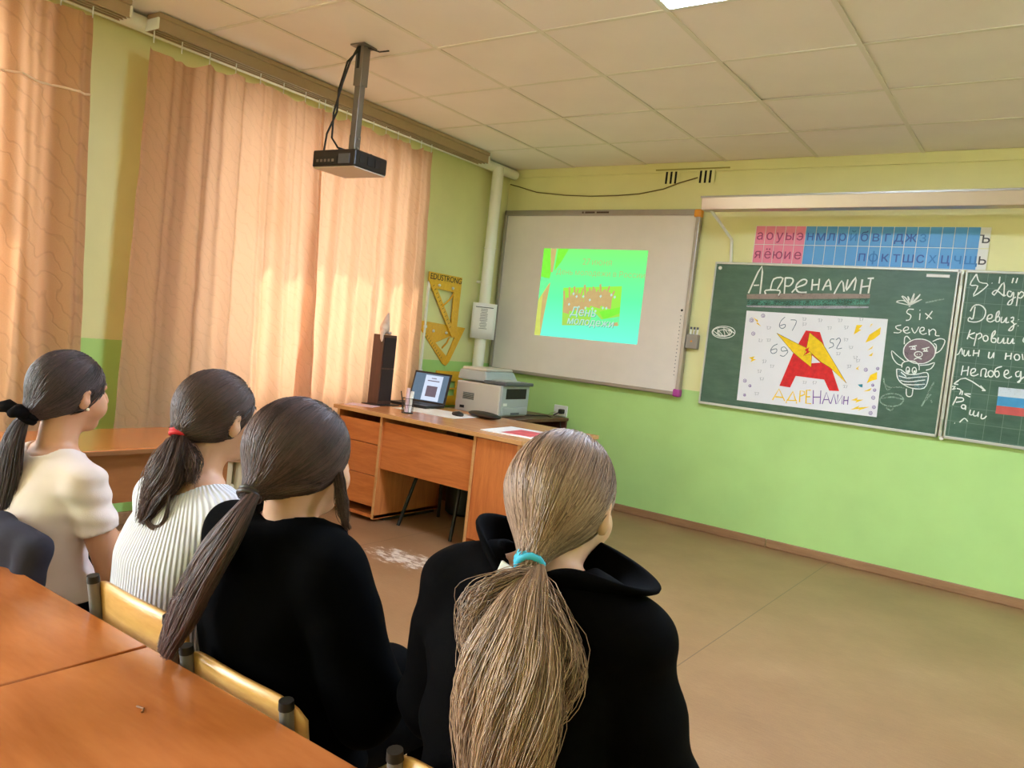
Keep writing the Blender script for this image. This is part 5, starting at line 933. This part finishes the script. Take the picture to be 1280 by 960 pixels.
    for sx in (-1, 1):
        e = MB().ball(hp(sx * 0.029, 0.0715, 0.001), 0.0115 * S_, 14, 10).build('eye', m_eyew, B, 'all'); MB().ball(hp(sx * 0.029, 0.0795, 0.001), (0.0055 * S_, 0.0045 * S_, 0.0055 * S_), 12, 8).build('iris', m_iris, e, 'all')
        MB().tube([hp(sx * 0.013, 0.0925, 0.020), hp(sx * 0.028, 0.088, 0.024), hp(sx * 0.044, 0.077, 0.020)], [0.002, 0.0026, 0.0012], 6).build('eyebrow', hair, B, True)
    MB().ball(hp(0, 0.0895, -0.0635), (0.019 * S_, 0.0065 * S_, 0.0075 * S_), 14, 8).build('lips', m_lip, B, 'all')
    # ---- trousers and shoes
    f = Field((-0.22, hipY - 0.16, 0.03), (0.22, hipY + 0.48, 0.64), 0.0065)
    f.loft([0.385, 0.42, hipz, 0.56], [hipY] * 4, [0.13, 0.15, 0.155, 0.138], [0.1, 0.112, 0.112, 0.098], 0.01)
    for i, sx in enumerate((-1, 1)): f.chain([(sx * 0.078, hipY, 0.468), kn[i], (an[i][0], an[i][1], 0.07)], [0.084, 0.066, 0.058], 0.02)
    f.whole(folds(0.0022, seed + 50)); f.cut(lambda X, Y, Z: 0.06 - Z); obj('trousers', f.mesh('trousers'), m_blackp, B, 'all')
    for i, sx in enumerate((-1, 1)):
        f = Field((an[i][0] - 0.07, an[i][1] - 0.09, -0.01), (an[i][0] + 0.07, an[i][1] + 0.2, 0.12), 0.006); f.chain([(an[i][0], an[i][1] - 0.03, 0.045), (an[i][0], an[i][1] + 0.06, 0.045), (an[i][0], an[i][1] + 0.13, 0.036)], [0.042, 0.046, 0.036], 0.02); f.cone((an[i][0], an[i][1], 0.03), (an[i][0], an[i][1], 0.085), 0.043, 0.042, 0.02); f.cut(lambda X, Y, Z: 0.003 - Z, 0.004); obj('shoe', f.mesh('shoe'), m_shoe, B, 'all')
    # ---- top
    th = top['th']; f = Field((-0.30, min(hipY, shY, -0.1) - 0.18, 0.40), (0.30, max(shY, hipY) + 0.42, shz + 0.12), 0.0055)
    z0 = top.get('hem', 0.455); f.loft([z0 - 0.005, z0 + 0.03] + zs[3:], [hipY, hipY] + cy[3:], [0.148 + top.get('flare', 0), 0.146 + top.get('flare', 0)] + rx[3:], [0.105 + top.get('flare', 0), 0.103 + top.get('flare', 0)] + ry[3:], 0.01, infl=th)
    for i, sx in enumerate((-1, 1)):
        sj = (sx * sh_w, shY, shz - 0.018); f.cone((sx * 0.05, shY, shz + 0.008), sj, 0.046 + th, 0.044 + th, 0.025)
        if top['sleeve'] == 'short':
            d = np.array(el[i]) - np.array(sj); b = np.array(sj) + d * 0.48; fs = Field((-1, -1, -1), (-0.9, -0.9, -0.9), 0.1)
            f.cone(sj, b, 0.041 + th, 0.040 + th, 0.015)
        else:
            w2 = np.array(wr[i]) * 0.93 + np.array(el[i]) * 0.07; f.chain([sj, el[i], tuple(w2)], [0.044 + th, 0.042 + th, 0.034 + th * 0.6], 0.015)
    if 'extra' in top: top['extra'](f, shY, shz, hz, hipY)
    f.whole(folds(top.get('fold', 0.003), seed + 9, top.get('fy', 1.0)))
    if top['sleeve'] == 'short':
        for i, sx in enumerate((-1, 1)):
            sj = np.array((sx * sh_w, shY, shz - 0.018)); d = np.array(el[i]) - sj; d /= np.linalg.norm(d); pz = sj + d * 0.125
            f.cut(lambda X, Y, Z, d=d, pz=pz, sx=sx: np.minimum((X - pz[0]) * d[0] + (Y - pz[1]) * d[1] + (Z - pz[2]) * d[2], sx * X - (sh_w - 0.03 + (shz - Z) * 0.18)), 0.002)
    nr = top['neck']; ny0 = shY + 0.012; tilt = top.get('tilt', 0.25)
    f.cut(lambda X, Y, Z: np.minimum(Z - (shz + top.get('neckz', 0.012)) + tilt * (Y - shY), nr - np.sqrt(X ** 2 + ((Y - ny0) * 1.15) ** 2)), 0.006)
    f.cut(lambda X, Y, Z: z0 - Z, 0.004)
    tp = obj(top['name'], f.mesh(top['name']), top['mat'], B, 'all'); tp['label'] = top['label']
    # ---- hair
    C0 = np.array(hp(0, -0.012, 0.02)); R0 = np.array((0.091 if cover else 0.0805, 0.100, 0.093)) * S_; tieP = np.array(hp(*tie))
    cb0 = np.array(hp(0, -0.035, 0.0)); cr0, cr1 = 0.066 * S_, 0.017
    def capd(P):
        q = (P - C0) / R0; l1 = np.sqrt((q ** 2).sum(-1)); l2 = np.sqrt(((q / R0) ** 2).sum(-1)); d1 = l1 * (l1 - 1) / np.maximum(l2, 1e-6)
        ab = tieP - cb0; t = np.clip(((P - cb0) @ ab) / (ab @ ab), 0, 1); d2 = np.sqrt(((P - cb0 - t[..., None] * ab) ** 2).sum(-1)) - (cr0 + (cr1 - cr0) * t ** 0.9)
        return smin(d1, d2, 0.03)
    nrm = np.array((0, 0.80, -0.60)); pl0 = np.array(hp(0, hl, -0.028))
    def hairline(P): return (P - pl0) @ nrm + 0.006 * np.sin(P[..., 0] * 160)
    f = Field(hp(-0.11, -0.17, -0.14), hp(0.11, 0.12, 0.13), 0.004)
    ears = [np.array(hp(sx * 0.083, -0.004, -0.012)) for sx in (-1, 1)]
    def eard(P): return np.minimum(*[np.sqrt((((P - e_) / (np.array((0.02, 0.021, 0.033)) * S_)) ** 2).sum(-1)) - 1 for e_ in ears])
    G = np.stack(np.meshgrid(*f.ax, indexing='ij'), -1).astype(float); d = capd(G); d = np.maximum(d, hairline(G)); d = d if cover else np.maximum(d, -eard(G) * 0.02); f.F = d.astype(np.float32)
    hc = f.mesh('hair'); at_ = hc.attributes.new('tone', 'FLOAT', 'POINT'); at_.data.foreach_set('value', np.full(len(hc.vertices), 0.28, np.float32)); HC = obj('hair', hc, hair, B, 'all')
    N = 2700; D_ = rs.normal(size=(N * 3, 3)); D_ /= np.linalg.norm(D_, axis=1, keepdims=True); P0 = C0 + D_ * R0; keep = (hairline(P0) < -0.002) & (P0[:, 2] > hz - 0.055 * S_); D_ = D_[keep][:N]; N = len(D_)
    dT = (tieP - C0) / R0; dT /= np.linalg.norm(dT); K = 11; tt = np.linspace(0, 1, K)
    om = np.arccos(np.clip(D_ @ dT, -1, 1))[:, None, None]; so = np.sin(om) + 1e-6; t3 = tt[None, :, None]
    DD = (np.sin((1 - t3) * om) / so) * D_[:, None, :] + (np.sin(t3 * om) / so) * dT; P = C0 + DD * R0
    P += rs.normal(size=(N, 1, 3)) * 0.002 + np.cumsum(rs.normal(size=(N, K, 3)), 1) * 0.0005
    w3 = np.clip((t3 - 0.55) / 0.45, 0, 1) ** 1.5; dk = rs.normal(size=(N, 1, 3)) * 0.0075; P = P * (1 - w3) + (tieP + dk) * w3
    off = rs.uniform(0.0002, 0.0035, (N, 1))
    for _ in range(3):
        if not cover:
            for e_ in ears:
                q = (P - e_) / (np.array((0.03, 0.0225, 0.035)) * S_); l2 = np.sqrt(q[..., 1] ** 2 + q[..., 2] ** 2); m_ = (np.abs(q[..., 0]) < 1) & (l2 < 1)
                k_ = np.where(m_, 1 / np.maximum(l2, 0.15), 1.0)[..., None]; P[..., 1:] = e_[1:] + (P[..., 1:] - e_[1:]) * np.minimum(k_, 2.2)
        d = capd(P); g = np.stack([capd(P + np.eye(3)[i] * 0.001) - d for i in range(3)], -1); g /= np.linalg.norm(g, axis=-1, keepdims=True) + 1e-9
        P += g * ((off - d) * (1 - w3[..., 0] * 0.75))[..., None]
    if not cover: ok_ = eard(P).min(1) > -0.45; P = P[ok_]; D_ = D_[ok_]; N = len(P)
    tone = np.clip(0.35 + 0.25 * np.sin(D_[:, 0] * 17 + D_[:, 2] * 23) + rs.normal(size=N) * 0.13, 0, 1)
    obj('hair_strands', strand_mesh('hair_strands', P, 0.0009, 0.0007, tone), hair, HC, 'all')
    # ---- ponytails: list of (points in world, half-widths, flatten, strands, wave, spread seed)
    for ti, (pts, wid, flat, nst, wave, frizz) in enumerate(tail):
        G_ = tolocal(np.array(pts)); K = 18; u = np.linspace(0, 1, K); up = np.linspace(0, 1, len(G_))
        gp = np.stack([np.interp(u, up, G_[:, i]) for i in range(3)], 1); wd = np.interp(u, up, wid)
        for _ in range(5): gp[1:-1] = 0.25 * gp[:-2] + 0.5 * gp[1:-1] + 0.25 * gp[2:]; wd[1:-1] = 0.25 * wd[:-2] + 0.5 * wd[1:-1] + 0.25 * wd[2:]
        tg_ = np.gradient(gp, axis=0); tg_ /= np.linalg.norm(tg_, axis=1, keepdims=True)
        view = tolocal(np.array([4.2112, -5.6, 1.2656])) - gp; view /= np.linalg.norm(view, axis=1, keepdims=True)
        back = np.tile(np.array([0.0, -1.0, 0.25]), (K, 1)); a = np.cross(tg_, back); a /= np.linalg.norm(a, axis=1, keepdims=True) + 1e-9; b = np.cross(a, tg_)
        rr = np.sqrt(rs.uniform(0, 1, nst)); th_ = rs.uniform(0, 2 * PI, nst); ca, sb = (rr * np.cos(th_))[:, None, None], (rr * np.sin(th_))[:, None, None]
        ph = rs.uniform(0, 6.28, (nst, 1, 1)) * 0.35 + ca * 2.2; uu = u[None, :, None]
        wv = wave * uu * (np.sin(uu * 9 + ph) * a[None] + 0.6 * np.cos(uu * 8 + ph * 1.3) * b[None]) * wd[None, :, None]
        cl = rs.integers(0, 28, nst); cph = rs.uniform(0, 6.28, 28)[cl][:, None, None]; cam_ = rs.uniform(0.5, 1.2, 28)[cl][:, None, None]
        wv = wv + clump * np.minimum(uu * 2, 1) * cam_ * (np.sin(uu * 11 + cph) * a[None] + 0.5 * np.cos(uu * 9 + cph) * b[None])
        fz = np.cumsum(rs.normal(size=(nst, K, 3)), 1) * frizz; fz[:, :2] *= 0.2
        ln = np.clip(rs.normal(1.0, 0.07, (nst, 1, 1)), 0.72, 1.1) if nst > 60 else np.ones((nst, 1, 1))
        P = gp[None] + ca * wd[None, :, None] * a[None] + sb * (wd * flat)[None, :, None] * b[None] + wv + fz
        # trim strands to individual lengths
        ui = np.clip(uu * ln, 0, 1); k0 = np.minimum((ui[..., 0] * (K - 1)).astype(int), K - 2); fr = (ui[..., 0] * (K - 1) - k0)[..., None]; ar = np.arange(nst)[:, None]; P = P[ar, k0] * (1 - fr) + P[ar, k0 + 1] * fr
        tone = np.clip(0.45 + 0.28 * np.sin(ca[:, 0, 0] * 11 + sb[:, 0, 0] * 3 + seed) + 0.12 * sb[:, 0, 0] + rs.normal(size=nst) * 0.13, 0, 1)
        PT = obj('ponytail' if ti == 0 else 'loose_hair', strand_mesh('ponytail', P, 0.0007, 0.0004, tone), hair, B, 'all')
        if nst > 300:
            mb = MB(); vs = []; fs = []; n_ = 12; m_ = K - 4
            for i in range(m_):
                for j in range(n_): q = 2 * PI * j / n_; p = gp[i] + 0.82 * wd[i] * (math.cos(q) * a[i] + flat * math.sin(q) * b[i]); vs.append(p)
            for i in range(m_ - 1):
                for j in range(n_): fs.append((i * n_ + j, i * n_ + (j + 1) % n_, (i + 1) * n_ + (j + 1) % n_, (i + 1) * n_ + j))
            fs.append(tuple(range(n_))); fs.append(tuple((m_ - 1) * n_ + j for j in range(n_ - 1, -1, -1))); co = mb.add(vs, fs).build('ponytail_core', hair, PT, 'all')
            at_ = co.data.attributes.new('tone', 'FLOAT', 'POINT'); at_.data.foreach_set('value', np.full(len(co.data.vertices), 0.3, np.float32))
    return B, dict(hp=hp, tolocal=tolocal, tie=tieP, shY=shY, shz=shz, dirT=tolocal(np.array(tail[0][0][1])) - tieP)
def hair_tie(B, info, m, r=0.018, tube=0.006, n=3):
    t = Vector(info['dirT']).normalized(); a = t.orthogonal().normalized(); b = t.cross(a); c = Vector(info['tie'])
    mb = MB()
    for k in range(n):
        o_ = c + t * (k - (n - 1) / 2) * tube * 1.3; mb.tube([o_ + (a * math.cos(q * PI / 10) + b * math.sin(q * PI / 10)) * (r + 0.0008 * math.sin(q * 3 + k)) for q in range(21)], tube, 8, False)
    return mb.build('hair_tie', m, B, 'all')
sk1 = skin_mat('skin_warm', (206, 150, 118)); sk2 = skin_mat('skin_fair', (214, 162, 132)); sk3 = skin_mat('skin_light', (222, 176, 146))
hr1 = hair_mat('dark_brown_hair', (34, 24, 25), (96, 72, 72)); hr2 = hair_mat('brown_hair', (42, 29, 27), (106, 74, 66)); hr3 = hair_mat('dark_chestnut_hair', (38, 27, 28), (112, 80, 78)); hr4 = hair_mat('dark_blonde_hair', (100, 75, 63), (206, 171, 146), 0.38)
m_tee = cloth_mat('cream_cotton', (230, 212, 204), 0.85, 0.03); m_knit = cloth_mat('white_rib_knit', (226, 224, 236), 0.9, 0.03, 0.2, rib=(84, 0.05)); m_hood = cloth_mat('black_fleece', (5, 5, 6), 0.92, 0.1); m_jack = cloth_mat('black_jacket', (6, 5, 6), 0.8, 0.1)
m_t_red = mat('red_elastic', (206, 30, 44), 0.6); m_t_blue = mat('turquoise_elastic', (64, 184, 222), 0.6); m_t_blk = cloth_mat('black_scrunchie', (20, 18, 20), 0.7)
# girl in the cream T-shirt
g1 = (2.142, -4.616, 1.010)
B1, i1 = make_person('girl in a cream T-shirt with a low dark ponytail, at the left', g1, 0.14, 0.92, -0.045, -0.035, sk1, dict(name='t_shirt', label='cream short-sleeved T-shirt', mat=m_tee, th=0.009, sleeve='short', neck=0.066, neckz=0.010, fold=0.0020, fy=2.4, hem=0.50), hr1, (-0.012, -0.104, -0.068), None, [([(2.13, -4.711, 0.948), (2.13, -4.735, 0.90), (2.135, -4.748, 0.81), (2.135, -4.755, 0.71), (2.13, -4.76, 0.62)], [0.016, 0.034, 0.044, 0.042, 0.024], 0.5, 1700, 0.10, 0.0007)], 1)
hair_tie(B1, i1, m_t_blk, 0.017, 0.009, 2)
t_ = Vector(i1['tie']); bw = MB()
for a_, b_ in (((-0.035, -0.03, 0.022), (-0.075, -0.045, 0.012)), ((0.02, -0.035, 0.018), (0.03, -0.06, 0.012))): bw.tube([t_, t_ + Vector(a_), t_ + Vector(b_)], [0.012, 0.017, 0.010], 10)
bw.build('bow', m_t_blk, B1, 'all')
hp = i1['hp']; MB().ball(hp(0.0835, 0.0, -0.040), 0.0042, 10, 8).build('earring', mat('pearl', (240, 232, 220), 0.15), B1, 'all')
# girl in the white ribbed sweater
g2 = (2.638, -4.521, 1.017)
B2, i2 = make_person('girl in a white ribbed sweater with a red hair tie', g2, 0.03, 0.93, -0.11, -0.05, sk2, dict(name='sweater', label='white ribbed knit sweater', mat=m_knit, th=0.012, sleeve='long', neck=0.092, neckz=-0.008, tilt=0.15, fold=0.003, fy=0.5, hem=0.46, flare=0.004), hr2, (0, -0.098, -0.036), None, [([(2.638, -4.612, 0.983), (2.652, -4.630, 0.945), (2.648, -4.645, 0.90), (2.638, -4.660, 0.85), (2.625, -4.672, 0.79)], [0.016, 0.040, 0.052, 0.034, 0.012], 0.55, 1300, 0.18, 0.0012), ([(2.645, -4.615, 0.97), (2.678, -4.612, 0.925), (2.695, -4.62, 0.885)], [0.014, 0.034, 0.028], 0.6, 350, 0.1, 0.0012), ([(2.651, -4.666, 0.873), (2.63, -4.68, 0.83), (2.643, -4.68, 0.792), (2.67, -4.672, 0.775), (2.691, -4.66, 0.795), (2.692, -4.655, 0.839), (2.674, -4.655, 0.88)], [0.010, 0.007, 0.005, 0.004, 0.004, 0.003, 0.004], 0.5, 50, 0.0, 0.0003)], 2, sh_w=0.124, sh_z=-0.185)
hair_tie(B2, i2, m_t_red, 0.018, 0.0058, 3)
# girl in the black hoodie
g3 = (3.062, -4.627, 1.003)
def hood(f, shY, shz, hz, hipY):
    f.chain([(-0.085, shY + 0.05, shz + 0.035), (-0.075, shY - 0.03, shz + 0.03), (0.0, shY - 0.075, shz + 0.012), (0.075, shY - 0.03, shz + 0.03), (0.085, shY + 0.05, shz + 0.035)], [0.018, 0.024, 0.03, 0.024, 0.018], 0.02); f.ell((0, shY - 0.095, shz - 0.05), (0.085, 0.03, 0.07), 0.03)
B3, i3 = make_person('girl in a black hoodie with a very long dark brown ponytail', g3, -0.06, 0.98, 0.0, -0.02, sk2, dict(name='hoodie', label='black hooded sweatshirt', mat=m_hood, th=0.026, sleeve='long', neck=0.066, neckz=0.05, fold=0.005, hem=0.44, flare=0.015, extra=hood), hr3, (0.012, -0.112, -0.060), None, [([(3.083, -4.742, 0.948), (3.084, -4.778, 0.898), (3.062, -4.808, 0.825), (3.028, -4.826, 0.735), (3.002, -4.834, 0.662)], [0.016, 0.030, 0.037, 0.036, 0.016], 0.5, 1700, 0.05, 0.0004), ([(3.135, -4.60, 0.985), (3.150, -4.60, 0.95), (3.158, -4.60, 0.915), (3.168, -4.595, 0.885)], [0.014, 0.014, 0.011, 0.004], 0.5, 160, 0.1, 0.0006)], 3, sh_w=0.15, sh_z=-0.17, wy=0.11, hl=0.046, wx=0.02, cover=True)
hair_tie(B3, i3, hr3, 0.018, 0.0055, 2)
# blonde girl in the black jacket
g4 = (3.606, -4.574, 1.030)
B4, i4 = make_person('girl in a black jacket with a blonde ponytail and turquoise hair tie', g4, 0.10, 0.95, -0.07, -0.045, sk3, dict(name='jacket', label='black jacket', mat=m_jack, th=0.022, sleeve='long', neck=0.070, neckz=0.02, fold=0.004, hem=0.45, flare=0.012), hr4, (0.006, -0.106, -0.080), None, [([(3.635, -4.678, 0.952), (3.650, -4.715, 0.930), (3.662, -4.750, 0.88), (3.668, -4.768, 0.80), (3.672, -4.775, 0.71), (3.675, -4.775, 0.60)], [0.014, 0.032, 0.060, 0.070, 0.064, 0.04], 0.33, 4000, 0.20, 0.0006), ([(3.635, -4.685, 0.950), (3.61, -4.728, 0.935), (3.578, -4.735, 0.905), (3.575, -4.745, 0.865), (3.60, -4.755, 0.82)], [0.010, 0.016, 0.018, 0.016, 0.010], 0.5, 90, 0.3, 0.0014), ([(3.64, -4.685, 0.945), (3.69, -4.715, 0.925), (3.735, -4.715, 0.87), (3.73, -4.725, 0.81), (3.71, -4.735, 0.74)], [0.010, 0.016, 0.022, 0.018, 0.010], 0.5, 90, 0.3, 0.0016)], 4, sh_w=0.138, sh_z=-0.147, wy=0.13, wx=0.03, clump=0.007)
hair_tie(B4, i4, m_t_blue, 0.0175, 0.0055, 3)
# flared jacket collar
vs = []; fs = []; sY, sZ = i4['shY'], i4['shz']; nA, nV = 48, 8
for i in range(nA + 1):
    an_ = math.radians(-160 + 320 * i / nA); q = abs(an_) / math.radians(160)      # 0 at the back
    side = math.exp(-((an_ - 1.55) / 0.6) ** 2); lside = math.exp(-((an_ + 1.7) / 0.6) ** 2)
    flare = 0.020 + 0.075 * side + 0.026 * lside; rise = 0.092 + 0.016 * lside - 0.010 * side - 0.045 * math.exp(-((an_ + 0.1) / 0.55) ** 2)
    for j in range(nV + 1):
        v = j / nV; r_ = 0.072 + flare * v ** 1.5; curl = -0.020 * max(0, v - 0.6) * 2.5 * side
        vs.append((r_ * math.sin(an_) * 1.08, sY + 0.012 - r_ * math.cos(an_) * 0.92, sZ - 0.004 + rise * v + curl))
for i in range(nA):
    for j in range(nV): a_ = i * (nV + 1) + j; fs.append((a_, a_ + nV + 1, a_ + nV + 2, a_ + 1))
co = MB().add(vs, fs).build('jacket_collar', m_jack, B4, 'all', fix=False); sd_ = co.modifiers.new('thick', 'SOLIDIFY'); sd_.thickness = 0.010; sd_.offset = 0; co.modifiers.new('round', 'SUBSURF').render_levels = 1
hp = i4['hp']; tg4 = MB().box(-0.016, 0.016, -0.002, 0.002, -0.02, 0.02, Matrix.Translation(Vector(i4['tie']) + Vector((-0.03, -0.012, -0.028))) @ Matrix.Rotation(0.35, 4, 'Y')).build('white_tag', m_paper, B4, bevel=0.001)
# dark cardigan over the back of the left chair
m_card = cloth_mat('dark_grey_cardigan', (54, 52, 62), 0.95, 0.15)
f = Field((-0.24, -0.12, 0.28), (0.24, 0.12, 0.80), 0.006)
f.chain([(-0.17, 0.005, 0.66), (0.0, -0.012, 0.675), (0.17, 0.005, 0.66)], [0.032, 0.036, 0.032], 0.02); f.chain([(-0.165, -0.012, 0.64), (-0.17, -0.02, 0.42)], [0.03, 0.026], 0.03); f.chain([(0.165, -0.012, 0.64), (0.175, -0.02, 0.40)], [0.034, 0.028], 0.03); f.chain([(0.0, -0.02, 0.64), (0.02, -0.02, 0.38)], [0.03, 0.03], 0.05); f.chain([(-0.08, -0.02, 0.64), (-0.085, -0.02, 0.36)], [0.028, 0.026], 0.05); f.chain([(0.09, -0.02, 0.64), (0.1, -0.02, 0.37)], [0.028, 0.026], 0.05)
f.whole(folds(0.004, 77)); CG = obj('cardigan', f.mesh('cardigan'), m_card, None, 'all'); CG.location = (2.225, -4.782, 0.02); tag(CG, 'dark grey cardigan draped over the chair back at the left', 'cardigan')
